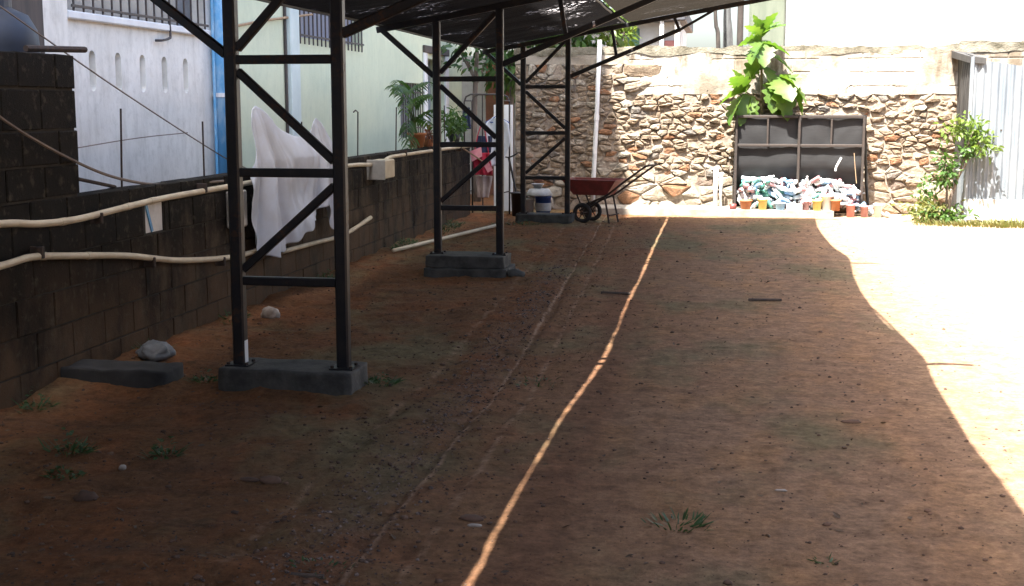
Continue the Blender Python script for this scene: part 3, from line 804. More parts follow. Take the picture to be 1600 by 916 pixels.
for nm, fx, par in (('edge_cable', lambda y: -3.42, nl), ('edge_cable', lambda y: gap_l(y) - 0.03, nl), ('edge_cable', cable_x, nr)):
    pts = [(fx(y), y, NETZ(fx(y)) - 0.035 * math.sin(math.pi * (((y - 6.96) / 5.385) % 1.0)) ** 2 * 0.35 - 0.008) for y in np.linspace(Y0N, Y1N, 160)]
    MB().tube(pts, 0.012, 6).build(nm, M['black'], par)

# ------------------------------------------------------------------ rubble wall at the back
BY = 20.35
sw = thing('stone_wall', 'high rubble stone wall with a white rendered top closing the yard', 'wall', (0, BY, 0))
core = MB().box(-3.44, 7.5, BY + 0.006, BY + 0.40, -0.1, 2.46)
core.build('mortar_core', M['joint'], sw)
def clip(poly, nx, ny, c):
    out = []
    n = len(poly)
    for i in range(n):
        a = poly[i]; b = poly[(i + 1) % n]
        da = a[0]*nx + a[1]*ny - c; db = b[0]*nx + b[1]*ny - c
        if da <= 0: out.append(a)
        if (da < 0 < db) or (db < 0 < da):
            t = da / (da - db); out.append((a[0] + (b[0]-a[0])*t, a[1] + (b[1]-a[1])*t))
    return out
def stones():
    rr = random.Random(11)
    sites = []
    z = 0.02
    while z < 2.3:
        hgt = 0.20 if z < 0.28 else (0.135 if z < 0.5 else (0.092 if z < 1.2 else 0.085))
        wdt = hgt * 1.75
        x = -3.44 + rr.uniform(0, wdt)
        while x < 3.45:
            if z + hgt/2 < 1.80 or (x < -1.66 and z + hgt/2 < 2.26):
                sites.append((x + rr.uniform(-.48, .48) * wdt, z + hgt/2 + rr.uniform(-.45, .45) * hgt))
            x += wdt * rr.uniform(0.5, 1.55)
        z += hgt
    A = 0.5
    res = []
    for i, (sx, sz) in enumerate(sites):
        top = 2.30 if sx < -1.60 else 1.835
        poly = [(max(-3.44, sx - .5), max(0.0, sz - .4)), (min(3.45, sx + .5), max(0.0, sz - .4)), (min(3.45, sx + .5), min(top, sz + .4)), (max(-3.44, sx - .5), min(top, sz + .4))]
        poly = [(px * A, pz) for px, pz in poly]
        for j, (tx, tz) in enumerate(sites):
            if i == j or abs(tx - sx) > 1.0 or abs(tz - sz) > 0.7: continue
            nx, ny = (tx - sx) * A, tz - sz
            c = (tx * A)**2 / 2 + tz*tz / 2 - (sx * A)**2 / 2 - sz*sz / 2
            poly = clip(poly, nx, ny, c)
            if len(poly) < 3: break
        if len(poly) < 3: continue
        poly = [(px / A, pz) for px, pz in poly]
        area = abs(sum(a[0]*b[1] - b[0]*a[1] for a, b in zip(poly, poly[1:] + poly[:1]))) / 2
        res.append((area, poly))
    return res
def stone_geo(poly, rr):
    cx = sum(p[0] for p in poly) / len(poly); cz = sum(p[1] for p in poly) / len(poly)
    q = []
    n = len(poly)
    for i in range(n):                              # cut the corners once
        a = poly[i]; b = poly[(i + 1) % n]
        for t in (0.1, 0.9): q.append((a[0] + (b[0]-a[0])*t, a[1] + (b[1]-a[1])*t))
    out = []
    for px, pz in q:
        d = math.hypot(px - cx, pz - cz) + 1e-6
        k = max(0.35, (d - 0.005 - rr.uniform(0, .008)) / d); out.append((cx + (px - cx) * k, cz + (pz - cz) * k))
    n = len(out); proud = rr.uniform(-0.03, 0.035)
    tx, tz = rr.uniform(-.22, .22), rr.uniform(-.25, .15)
    vs = []
    for sc, y in ((1.0, 0.07), (0.985, 0.012), (0.88, -0.014), (0.5, -0.022)):
        for px, pz in out:
            jx = rr.uniform(-.006, .006) if sc < 0.98 else 0
            dx, dz = (px - cx) * sc, (pz - cz) * sc
            yy = y if sc > 0.99 else y - proud + (tx * dx + tz * dz) + rr.uniform(-.006, .006)
            vs.append((cx + dx + jx, BY + yy, cz + dz + jx))
    vs.append((cx, BY - 0.026 - proud + rr.uniform(-.008, .008), cz))
    fs = []
    for r in range(3):
        for k in range(n): fs.append((r*n + k, r*n + (k+1) % n, (r+1)*n + (k+1) % n, (r+1)*n + k))
    for k in range(n): fs.append((3*n + k, 3*n + (k+1) % n, 4*n))
    return vs, fs
_st = stones()
def hidden(poly):                                   # behind the net of the cage or the shed
    cx = sum(p[0] for p in poly) / len(poly); cz = sum(p[1] for p in poly) / len(poly)
    return (0.12 < cx < 1.9 and cz < 1.42) or cx > 3.15
_st.sort(key=lambda s: (hidden(s[1]), -s[0]))
rr = random.Random(5)
rest = MB()
for i, (area, poly) in enumerate(_st):
    g = stone_geo(poly, rr)
    if i < 300 and not hidden(poly):
        cx = sum(p[0] for p in poly) / len(poly); cz = sum(p[1] for p in poly) / len(poly)
        dark = math.hypot((cx + 1.38) / 1.3, cz - 0.15) < 0.1 or math.hypot((cx + 1.1) / 1.3, cz - 0.15) < 0.1
        k = MB(); k.add(*g); k.build('stone', M['stone_grey'] if dark else M['stone'], sw)
    else:
        rest.add(*g)
tag(rest.build('small_stones', M['stone'], sw), kind='stuff')
def rough_panel(x0, x1, z0f, z1f, y, th, nx, nz, amp, seed, blocks=False):
    v = []; f = []
    for j in range(nz):
        for i in range(nx):
            x = x0 + (x1 - x0) * i / (nx - 1)
            za, zb = z0f(x), z1f(x)
            z = za + (zb - za) * j / (nz - 1)
            gx = ((x + .2 * (int((z + 5) / .21) % 2)) % .42); jz = (z + 5) % .21
            gr = .010 if blocks and (gx < .016 or jz < .018) and float(vnoise(x * 2, z * 3)) > -.12 else 0
            v.append((x, y + gr + amp * float(fbm(x * 2.2 + seed, z * 3, 4)), z))
    n0 = len(v)
    for p in v[:]: v.append((p[0], y + th, p[2]))
    idx = lambda i, j: j * nx + i
    for j in range(nz - 1):
        for i in range(nx - 1): f.append((idx(i, j), idx(i+1, j), idx(i+1, j+1), idx(i, j+1)))
    for i in range(nx - 1):
        f.append((idx(i+1, 0), idx(i, 0), n0 + idx(i, 0), n0 + idx(i+1, 0)))
        f.append((idx(i, nz-1), idx(i+1, nz-1), n0 + idx(i+1, nz-1), n0 + idx(i, nz-1)))
    for j in range(nz - 1):
        f.append((idx(0, j), idx(0, j+1), n0 + idx(0, j+1), n0 + idx(0, j)))
        f.append((idx(nx-1, j+1), idx(nx-1, j), n0 + idx(nx-1, j), n0 + idx(nx-1, j+1)))
    k = MB(); k.v = v; k.f = f; return k
rough_panel(-1.63, 7.5, lambda x: 1.825 + 0.025 * float(fbm(x * 3, 1.0, 3)), lambda x: 2.47, BY - 0.016, 0.066, 600, 40, 0.022, 0, True).build('render_band', M['render'], sw)
rough_panel(-3.44, -1.632, lambda x: 2.29 + 0.03 * float(fbm(x * 3, 4.0, 3)), lambda x: 2.43, BY - 0.01, 0.056, 60, 10, 0.03, 3).build('render_band', M['render'], sw)
rough_panel(-3.46, 7.5, lambda x: 2.435 + 0.05 * float(fbm(x * 4, 3.0, 2)), lambda x: 2.545 + 0.05 * float(fbm(x * 3.1, 2.0, 3)) + (0.05 if x > 3.3 else 0), BY - 0.022, 0.44, 300, 6, 0.03, 9).build('coping', M['coping'], sw)
# pale cement ledge at the wall's foot
lg = rough_panel(-2.05, 1.5, lambda x: -0.05, lambda x: 0.095 + 0.01 * float(fbm(x * 3, 1.0, 2)), 19.52, 0.80, 80, 4, 0.03, 5)
tag(lg.build('cement_ledge', M['ledge']), 'pale cement ledge along the foot of the stone wall', 'ledge')

# pipes by the wall
pp = thing('downpipe', 'tall white plastic pipe leaning on the stone wall behind the wheelbarrow', 'pipe', (-2.16, 20.24, 0.1))
MB().tube([(-2.17, 20.22, 0.10), (-2.163, 20.22, 0.52), (-2.12, 20.24, 1.6), (-2.09, 20.24, 2.66)], 0.036, 12).build('pipe', M['pvc_white'], pp, True)
MB().tube([(-2.128, 20.237, 1.42), (-2.123, 20.237, 1.5)], 0.043, 12).build('coupling', M['pvc_white'], pp)
sp = thing('standpipe', 'short white standpipe pair beside the left post of the mesh cage', 'pipe', (-0.25, 20.1, 0.095))
MB().tube([(-0.25, 20.1, 0.09), (-0.25, 20.1, 0.70)], 0.035, 10).build('pipe', M['pvc_white'], sp, True)
MB().tube([(-0.17, 20.14, 0.09), (-0.17, 20.14, 0.62)], 0.022, 10).build('side_pipe', M['pvc_white'], sp, True)

# ------------------------------------------------------------------ mesh cage with bottles
cg = thing('mesh_cage', 'black mesh cage for bottles, open at the front, against the stone wall', 'cage', (0.98, 19.95, 0.09))
CY0, CY1 = 19.82, 20.24
cm = M['steel']
def bar(p0, p1, s=0.036, name='bar'): MB().beam(p0, p1, s, s).build(name, M['cage_iron'], cg)
for xx in (0.045, 0.975, 1.915):
    bar((xx, CY0, 0.09), (xx, CY0, 1.50), 0.04, 'post')
for xx in (0.045, 1.915): bar((xx, CY1, 0.09), (xx, CY1, 1.50), 0.04, 'post')
for zz in (1.485, 1.055):
    bar((0.067, CY0, zz), (0.953, CY0, zz), 0.04, 'rail'); bar((0.997, CY0, zz), (1.893, CY0, zz), 0.04, 'rail')
bar((0.067, CY1, 1.485), (1.893, CY1, 1.485), 0.04, 'rail')
for xx in (0.045, 1.915): bar((xx, CY0 + 0.022, 1.50), (xx, CY1 - 0.022, 1.50), 0.036, 'rail')
for xx in (0.51, 1.445): bar((xx, CY0, 1.076), (xx, CY0, 1.464), 0.028)
def drape(name, P, nu, nv, amp, seed):
    v = []; f = []
    for j in range(nv):
        for i in range(nu):
            p = Vector(P(i / (nu - 1), j / (nv - 1)))
            v.append(p + Vector((amp * float(fbm(p.x * 3 + seed, p.z * 3, 3)), amp * float(fbm(p.x * 4 + seed, p.z * 2.5 + p.y, 3)), 0)))
    for j in range(nv - 1):
        for i in range(nu - 1): f.append((j*nu + i, j*nu + i+1, (j+1)*nu + i+1, (j+1)*nu + i))
    k = MB(); k.add(v, f); return k.build(name, M['cage_net'], cg, True)
drape('net', lambda u, w: (0.03 + 1.90 * u, CY0 + 0.045 + (CY1 - CY0 - 0.07) * max(0, 1 - w / .45), 0.10 + 1.41 * w), 40, 24, 0.025, 1)
drape('net', lambda u, w: (1.945 + 0.10 * (1 - w) ** 2, CY0 - 0.03 + (CY1 - CY0 + 0.06) * u, 0.10 + 1.41 * w), 14, 24, 0.03, 5)
drape('net', lambda u, w: (0.02 - 0.01 * u, CY0 + 0.05 + (CY1 - CY0) * u, 0.10 + 1.41 * w), 14, 24, 0.02, 8)
MB().tube(catmull([(1.52, CY0 - 0.05, 0.68), (1.53, CY0 - 0.055, 0.74), (1.57, CY0 - 0.055, 0.82), (1.60, CY0 - 0.05, 0.88)], 4), 0.016, 6).build('white_tie', M['bag_white'], cg)
MB().tube(catmull([(1.78, CY0 - 0.07, 0.95), (1.80, CY0 - 0.07, 0.75), (1.83, CY0 - 0.07, 0.5)], 5), 0.006, 5).build('cord', M['stick_pale'], cg)

def bottle_mesh(r, hgt, m, capm):
    prof = [(0.002, 0), (r * .9, 0), (r, .015), (r * .93, hgt * .3), (r, hgt * .36), (r, hgt * .58), (r * .9, hgt * .7), (r * .42, hgt * .86), (r * .36, hgt * .93)]
    b = MB().lathe(prof, (0, 0, -hgt / 2), 9).mesh('bottle', smooth=True); b.materials.append(m)
    c = MB().lathe([(r * .42, hgt * .91), (r * .42, hgt), (0.001, hgt)], (0, 0, -hgt / 2), 9).mesh('cap'); c.materials.append(capm)
    return b, c
kinds = [('clear', bottle_mesh(.034, .21, M['bottle_clear'], M['white_plastic']), 'empty clear plastic bottle in the heap inside the mesh cage', 'clear bottles heaped in the cage'),
         ('teal', bottle_mesh(.032, .20, M['bottle_teal'], M['white_plastic']), 'empty green plastic bottle in the heap inside the mesh cage', 'green bottles heaped in the cage'),
         ('pink', bottle_mesh(.034, .19, M['bottle_pink'], M['white_plastic']), 'empty pinkish plastic bottle in the heap inside the mesh cage', 'pink bottles heaped in the cage'),
         ('blue', bottle_mesh(.033, .20, M['bottle_blue'], M['white_plastic']), 'empty blue plastic bottle in the heap inside the mesh cage', 'blue bottles heaped in the cage')]
rr = random.Random(21)
heap = lambda x: lerp_tab([(0.05, 0.40), (0.3, 0.50), (0.6, 0.50), (0.95, 0.44), (1.2, 0.48), (1.5, 0.44), (1.88, 0.34)], x)
spots = []
for _ in range(20000):
    if len(spots) >= 190: break
    x = rr.uniform(0.09, 1.88); z = 0.135 + rr.random() * max(0.02, heap(x) - 0.06); y = rr.uniform(CY0 - 0.06, CY0 + .10 + .5 * max(0, .4 - z))
    if any((x-a)**2 + (y-b)**2 + (z-c)**2 < 0.0034 for a, b, c in spots): continue
    if abs(x - .18) < .11 and abs(z - .24) < .11: continue
    if abs(x - 1.14) < .12 and abs(z - .36) < .1: continue
    spots.append((x, y, z))
spots += [(1.98, 19.74, .12), (2.03, 19.80, .05), (2.20, 19.78, .05), (2.28, 19.70, .05), (1.90, 19.76, .14), (2.10, 19.86, .06)]
for (x, y, z) in spots:
    u = rr.random()
    k = 0 if u < .56 else (1 if (u < .68 or 0.3 < x < 0.6 and u < .85) else (2 if u < .90 else 3))
    if k == 1 and x > 1.3: k = 0
    _, (b, c), lab, grp = kinds[k]
    o = link_mesh('plastic_bottle', b); o.location = (x, y, z)
    o.rotation_euler = (rr.uniform(.5, 2.6), rr.uniform(-1.6, 1.6), rr.uniform(0, 6.28))
    part_ = 'left' if x < .975 else 'right'
    if x > 1.89:
        tag(o, 'empty plastic bottle lying on the ground by the right-hand pots outside the cage', 'bottle', 'bottles rolled out beside the pots'); link_mesh('cap', c, None, o); continue
    tag(o, lab.replace('inside the mesh cage', part_ + ' of the centre post of the mesh cage'), 'bottle', grp + ', ' + part_ + ' half')
    link_mesh('cap', c, None, o)
def crumple(name, c, s, m, seed, lab, cat='bag', amp=0.28, sub=4, flat=0.0):
    bm = bmesh.new(); bmesh.ops.create_icosphere(bm, subdivisions=sub, radius=1)
    for v in bm.verts:
        q = v.co.normalized()
        d = 1 + amp * mnoise.noise(q * 1.8 + Vector((seed, 0, 0))) + amp * .5 * abs(mnoise.noise(q * 4.5 + Vector((0, seed, 0)))) * 1.5
        p = Vector((q.x * s[0], q.y * s[1], q.z * s[2])) * d
        if p.z < -s[2] * (1 - flat): p.z = -s[2] * (1 - flat)
        v.co = p
    me = bpy.data.meshes.new(name); bm.to_mesh(me); bm.free(); me.shade_smooth()
    o = link_mesh(name, me, m, None, c)
    return tag(o, lab, cat)
crumple('plastic_bag', (0.18, CY0 + 0.06, 0.24), (0.10, 0.07, 0.10), M['bag_white'], 3, 'bulging white plastic bag at the left end of the bottle heap')
crumple('plastic_bag', (1.14, CY0 + 0.06, 0.36), (0.12, 0.07, 0.09), M['bag_white'], 8, 'bulging white plastic bag in the middle of the cage just right of its centre post')
crumple('plastic_bag', (1.12, CY0 - 0.07, 0.21), (0.10, 0.05, 0.05), M['pink_plastic'], 14, 'pinkish plastic bag under the white bag in the middle of the cage')
# pots and jars lined up before the cage
def pot(name, c, r0, r1, h, m, lab, cat, inner='soil', rim=True):
    t = thing(name, lab, cat, c, 'pots and jars lined up before the cage')
    prof = [(0.003, 0), (r0, 0), (r1, h)]
    if rim: prof += [(r1 * 1.1, h), (r1 * 1.1, h + .025), (r1 * .92, h + .025), (r1 * .88, h - .02)]
    else: prof += [(r1 * .92, h), (r1 * .9, h - .02)]
    MB().lathe(prof, c, 16).build('body', M[m], t, True)
    MB().lathe([(r1 * .88, h - .015), (0.003, h - .012)], c, 16).build('contents', M[inner], t)
    return t
PYL = 19.64; LZ = 0.095
pot('flower_pot', (0.21, PYL, LZ), .065, .09, .12, 'terracotta', 'orange terracotta pot, second from the left before the cage', 'pot')
pot('flower_pot', (0.46, PYL, LZ), .055, .07, .14, 'yellow_plastic', 'yellow plastic pot right of the orange one before the cage', 'pot')
pot('paint_tin', (0.02, PYL, LZ), .05, .055, .08, 'red_paint', 'small dark red tin at the left post of the cage', 'tin', rim=False)
pot('tub', (0.72, PYL, LZ), .06, .075, .09, 'bottle_blue', 'small bluish tub between the yellow pot and the white tray', 'tub', 'white_plastic')
pot('jar', (1.10, PYL, LZ), .04, .045, .12, 'bottle_pink', 'small pinkish jar just right of the white tray', 'jar', 'white_plastic')
pot('flower_pot', (1.26, PYL, LZ), .055, .07, .13, 'yellow_plastic', 'ochre pot right of the pinkish jar before the cage', 'pot')
pot('bucket', (1.40, PYL + .03, LZ), .06, .07, .20, 'white_plastic', 'tall white tub behind the ochre and orange pots', 'tub', 'white_plastic')
pot('flower_pot', (1.53, PYL, LZ), .06, .075, .14, 'terracotta', 'orange pot with a pale rim near the right end of the row', 'pot')
pot('jar', (1.75, PYL, 0.0), .055, .065, .17, 'pink_plastic', 'pink tub with a white top right of the orange pot', 'tub', 'white_plastic')
pot('jar', (1.95, PYL, 0.0), .05, .06, .15, 'bottle_pink', 'rosy jar second from the right end of the row', 'jar', 'soil')
pot('bucket', (2.14, PYL, 0.0), .055, .065, .18, 'white_plastic', 'white tub ending the row at the right', 'tub', 'white_plastic')
ty = thing('tray', 'white shallow tray before the centre post of the cage', 'tray', (0.92, PYL, LZ))
MB().box(0.82, 1.03, PYL - .06, PYL + .06, LZ, LZ + .012).build('base', M['white_plastic'], ty)
for a in ((.82, 1.03, PYL - .07, PYL - .06), (.82, 1.03, PYL + .06, PYL + .07), (.81, .82, PYL - .07, PYL + .07), (1.03, 1.04, PYL - .07, PYL + .07)):
    MB().box(*a, LZ, LZ + .09).build('side', M['white_plastic'], ty)

# ------------------------------------------------------------------ leaves and plants
def leaf_geo(L, W, lobes=0, droop=0.5, fold=0.25, n=10, rr=random):
    """leaf from the origin along +Y, drooping towards -Z"""
    vs = []; fs = []
    for i in range(n + 1):
        t = i / n
        w = W * (math.sin(math.pi * min(1, t ** 0.75)) ** 0.8) * 0.5 + 1e-4
        if lobes and 0.08 < t < 0.95:
            w *= 0.62 + 0.42 * abs(math.sin(math.pi * lobes * t + .3))
        y = L * t; z = -droop * L * t * t
        lift = w * fold
        vs += [(-w, y + .10 * w, z + lift), (0, y, z), (w, y + .10 * w, z + lift)]
    for i in range(n):
        b = i * 3
        fs += [(b, b + 1, b + 4, b + 3), (b + 1, b + 2, b + 5, b + 4)]
    return vs, fs
def place(g, mat):
    return [tuple(mat @ Vector(v)) for v in g[0]], g[1]
def aim(pos, d, roll=0.0):
    d = Vector(d).normalized()
    up = Vector((0, 0, 1)); x = d.cross(up)
    if x.length < 1e-3: x = Vector((1, 0, 0))
    x.normalize(); z = x.cross(d)
    m = Matrix((x, d, z)).transposed().to_4x4()
    return Matrix.Translation(pos) @ m @ Matrix.Rotation(roll, 4, 'Y')

bs = thing('lobed_sapling', 'sapling with big lobed bright green leaves rising behind the mesh cage', 'plant', (0.44, 20.20, 0.1))
stem = [Vector(p) for p in ((0.44, 20.285, 0.1), (0.43, 20.285, 1.35), (0.42, 20.17, 1.7), (0.40, 20.08, 2.1), (0.38, 20.02, 2.6), (0.38, 20.0, 2.72))]
MB().tube(catmull(stem, 4), 0.026, 8, r1=0.014).build('stem', M['stem'], bs, True)
MB().tube([(0.42, 20.16, 1.70), (0.27, 20.05, 1.80), (0.16, 20.0, 1.86)], 0.016, 7, r1=.010).build('branch', M['stem'], bs, True)
MB().tube([(0.41, 20.12, 1.95), (0.56, 20.03, 2.03), (0.68, 20.0, 2.08)], 0.016, 7, r1=.010).build('branch', M['stem'], bs, True)
rr = random.Random(4)
LV = [  # base, direction, length, width, roll
 ((0.38, 20.0, 2.68), (-.2, -.2, 1), .26, .11, .2), ((0.38, 20.0, 2.70), (.35, -.2, .9), .30, .14, -.3), ((0.38, 20.0, 2.7), (.75, -.3, .6), .30, .15, .3),
 ((0.38, 20.0, 2.62), (-.9, -.4, .05), .30, .16, .6), ((0.38, 20.0, 2.62), (.12, -.75, -.5), .36, .24, .0), ((0.38, 20.0, 2.55), (-.45, -.7, -.35), .32, .2, .4), ((0.39, 20.0, 2.55), (.8, -.3, -.05), .36, .18, -.3),
 ((0.39, 20.03, 2.45), (.9, .05, -.25), .40, .2, .2), ((0.39, 20.03, 2.40), (-.5, .1, -.7), .34, .18, .9),
 ((0.18, 20.0, 1.86), (-.45, -.5, .6), .34, .2, .5), ((0.18, 20.0, 1.86), (-.9, -.5, -.1), .38, .24, .5), ((0.18, 20.0, 1.84), (-.75, -.6, -.7), .42, .26, .3),
 ((0.20, 20.0, 1.82), (-.1, -.6, -.8), .36, .18, -.5), ((0.24, 20.02, 1.80), (.1, -.5, -.9), .32, .14, .3), ((0.16, 20.0, 1.88), (-.3, -.2, .95), .28, .12, .1),
 ((0.40, 20.05, 2.2), (-.7, -.5, -.5), .34, .2, .4), ((0.40, 20.05, 2.25), (.6, -.6, -.6), .34, .22, -.2), ((0.22, 20.02, 1.80), (-.5, -.3, -.95), .36, .2, -.3), ((0.60, 20.02, 2.0), (.2, -.5, -1.2), .40, .22, .5), ((0.38, 20.0, 2.66), (-.6, -.4, .7), .26, .14, .3), ((0.38, 20.0, 2.66), (.5, .2, .8), .28, .14, .2),
 ((0.66, 20.0, 2.08), (.25, -.8, -.35), .40, .30, .3), ((0.66, 20.0, 2.08), (.85, -.45, -.4), .44, .26, -.3), ((0.62, 20.0, 2.04), (.45, -.6, -.9), .46, .26, .2),
 ((0.62, 20.0, 2.04), (-.05, -.7, -.8), .38, .24, -.2), ((0.68, 20.0, 2.1), (.9, -.2, -.85), .50, .26, -.5), ((0.52, 20.05, 1.98), (.7, -.4, -1.1), .44, .24, .4)]
for b, d, L, W, ro in LV:
    k = MB(); k.add(*place(leaf_geo(L * 1.38, W * 1.75, lobes=5, droop=.35, fold=.22, n=30), aim(Vector(b), d, ro)))
    k.build('leaf', M['leaf_big'], bs, True)

def foliage(center, rad, n, size, m, name, parent, rr, lobes=0, clumps=12, droop=.3):
    k = MB(); cs = []
    for _ in range(clumps):
        p = Vector((rr.gauss(0, .5), rr.gauss(0, .5), rr.gauss(0, .5)))
        if p.length > 1: p.normalize()
        cs.append(Vector((p.x * rad[0], p.y * rad[1], p.z * rad[2])))
    for _ in range(n):
        c = rr.choice(cs); q = Vector((rr.gauss(0, 1), rr.gauss(0, 1), rr.gauss(0, 1)))
        p = Vector(center) + c + Vector((q.x * rad[0], q.y * rad[1], q.z * rad[2])) * .24
        if p.z < 0.02: p.z = 0.02 + rr.random() * .05
        d = (q + Vector((0, 0, rr.uniform(-.9, .5)))) 
        s = size * rr.uniform(.6, 1.35)
        k.add(*place(leaf_geo(s, s * .45, 0, droop, .2, 3), aim(p, d, rr.uniform(-1, 1))))
    return k.build(name, m, parent, True)

# shrub on the corner of the tin shed
sh = thing('climbing_shrub', 'straggling green shrub leaning on the corner of the tin shed', 'shrub', (3.0, 18.8, 0))
MB().tube(catmull([(3.0, 18.8, -.02), (3.02, 18.78, .3), (3.10, 18.78, .6), (3.20, 18.75, 1.0), (3.28, 18.7, 1.3)], 4), .028, 7, r1=.012).build('stem', M['bark'], sh, True)
MB().tube(catmull([(2.98, 18.82, 0), (2.98, 18.8, .5), (2.95, 18.78, .85)], 4), .02, 7, r1=.01).build('stem', M['bark'], sh, True)
MB().tube(catmull([(3.12, 18.77, .65), (3.3, 18.72, 1.05), (3.42, 18.68, 1.22)], 4), .014, 6, r1=.008).build('stem', M['bark'], sh, True)
rr = random.Random(8)
foliage((3.18, 18.72, 1.28), (.27, .16, .18), 300, .085, M['leaf_lime'], 'foliage', sh, rr)
foliage((3.42, 18.68, 1.12), (.17, .14, .16), 150, .085, M['leaf_lime'], 'foliage', sh, rr)
foliage((2.98, 18.75, .82), (.17, .14, .24), 260, .08, M['leaf_mid'], 'foliage', sh, rr)
foliage((3.22, 18.7, .98), (.14, .1, .12), 90, .08, M['leaf_mid'], 'foliage', sh, rr)
def blades(name, c, rx, ry, n, hgt, m, rr, parent=None, lean=.6, wid=.006):
    k = MB()
    for _ in range(n):
        a = rr.uniform(0, 6.28); q = math.sqrt(rr.random())
        x, y = c[0] + rx * q * math.cos(a), c[1] + ry * q * math.sin(a)
        z = gz(x, y) - .005
        d = Vector((math.cos(a) * lean * rr.uniform(.3, 1.2), math.sin(a) * lean * rr.uniform(.3, 1.2), 1))
        L = hgt * rr.uniform(.5, 1.25)
        k.add(*place(leaf_geo(L, wid * 2 * rr.uniform(.7, 1.4), 0, .35 * rr.random(), .1, 4), aim(Vector((x, y, z)), d, rr.uniform(-1, 1))))
    return k.build(name, m, parent, True)
wd = thing('weed_clump', 'yellow green weeds heaped at the foot of the shrub by the stone wall', 'weeds', (2.8, 18.9, 0))
foliage((2.78, 18.95, .15), (.40, .25, .14), 520, .08, M['dry_grass'], 'foliage', wd, rr, clumps=22)
foliage((3.02, 18.75, .12), (.28, .2, .12), 260, .08, M['leaf_mid'], 'foliage', wd, rr, clumps=14)
foliage((2.72, 19.3, .35), (.16, .2, .26), 160, .08, M['leaf_mid'], 'foliage', wd, rr, clumps=14)
gs = blades('grass', (4.2, 18.45), 1.7, .32, 1500, .10, M['dry_grass'], rr, wid=.008)
tag(gs, 'yellow green grass along the foot of the tin shed', 'grass', kind='stuff')

# yard tufts
def tuft(c, rx, ry, n, hgt, lab, seed, broad=False):
    r2 = random.Random(seed)
    t = thing('weed_tuft', lab, 'weed', (c[0], c[1], 0), 'weeds growing in the yard')
    tag(blades('blade_cluster', c, rx * 1.25, ry * 1.25, int(n * .8), hgt * .7, M['weed'], r2, t, lean=1.6, wid=.0035), kind='stuff')
    if broad:                                              # small oval leaves on short stalks
        k = MB()
        for _ in range(int(n * 1.6)):
            a = r2.uniform(0, 6.28); q = math.sqrt(r2.random())
            x, y = c[0] + rx * q * math.cos(a), c[1] + ry * q * math.sin(a)
            z = gz(x, y) + hgt * r2.random() * (1.1 - q)
            sz = r2.uniform(.012, .034)
            k.add(*place(leaf_geo(sz, sz * .6, 0, .3, .2, 3), aim(Vector((x, y, z)), (math.cos(a) + r2.gauss(0, .5), math.sin(a) + r2.gauss(0, .5), r2.uniform(-.2, .7)), r2.uniform(-.8, .8))))
        tag(k.build('leaf_cluster', M['weed'], t), kind='stuff')
tuft((-0.18, 4.95), .10, .07, 85, .09, 'spreading green grass tuft in the open foreground', 1)
tuft((0.37, 4.63), .03, .025, 26, .045, 'tiny dark tuft at the bottom edge right of centre', 2)
tuft((-1.12, 7.5), .10, .12, 60, .055, 'sparse weed between the wheel ruts and the bright sun line', 3)
tuft((-3.10, 5.5), .10, .06, 42, .13, 'broad-leaved weed in the dark left foreground', 4, True)
tuft((-2.60, 5.48), .07, .06, 36, .12, 'broad-leaved weed below the left end of the near footing', 5, True)
tuft((-2.92, 5.15), .07, .06, 26, .07, 'low weed nearest the lower left of the yard', 15, True)
tuft((-2.03, 7.22), .07, .10, 46, .11, 'weed at the right end of the near footing', 6, True)
tuft((-3.07, 7.05), .06, .06, 34, .10, 'weed at the left end of the near footing', 7, True)
tuft((-3.80, 7.85), .10, .10, 60, .13, 'grass behind the dusty bag by the wall', 8)
tuft((-3.72, 6.3), .07, .1, 36, .14, 'weed at the foot of the wall at the left edge', 9, True)
tuft((-1.42, 4.22), .10, .07, 40, .045, 'low weed at the bottom edge on the wheel rut', 10)
tuft((-3.74, 11.4), .08, .35, 90, .16, 'weeds under the hanging white sheet', 11, True)
tuft((-3.72, 14.3), .09, .45, 120, .13, 'weeds along the wall below the junction box', 12, True)
tuft((-3.70, 16.6), .10, .6, 130, .14, 'weeds along the far end of the wall behind the middle frame', 13, True)
tuft((0.27, 12.35), .16, .08, 40, .03, 'flat patch of weed far out in the open yard', 14)
tuft((-2.95, 17.45), .3, .05, 70, .10, 'weeds in front of the farthest footing', 16, True)
tuft((-3.76, 9.25), .06, .25, 40, .10, 'weeds at the wall foot left of the white stone', 17, True)

# plants on the wall top
rr = random.Random(31)
pl = thing('potted_plant', 'potted plant with long feathery leaves on top of the block wall', 'plant', (-4.0, 16.0, 1.12))
pp_ = (-3.99, 16.05, 1.115)
MB().lathe([(0.003, 0), (.08, 0), (.115, .16), (.125, .16), (.125, .19), (.105, .19), (.10, .16)], pp_, 16).build('pot', M['terracotta'], pl, True)
MB().lathe([(.105, .165), (.003, .17)], pp_, 16).build('soil', M['soil'], pl)
def frond(base, d, L, m, parent, n=9, ll=.16, lw=.045):
    base = Vector(base); d = Vector(d).normalized()
    k = MB(); pts = []
    for i in range(n + 1):
        t = i / n; pts.append(base + d * L * t + Vector((0, 0, -.35 * L * t * t)))
    k.tube(pts, .006, 5, r1=.002)
    side = d.cross(Vector((0, 0, 1))).normalized()
    for i in range(2, n + 1):
        for s in (-1, 1):
            dd = d * .5 + side * s + Vector((0, 0, -.45))
            k.add(*place(leaf_geo(ll * (1.1 - .5 * i / n), lw, 0, .5, .15, 4), aim(pts[i], dd, rr.uniform(-.4, .4))))
    return k.build('frond', m, parent, True)
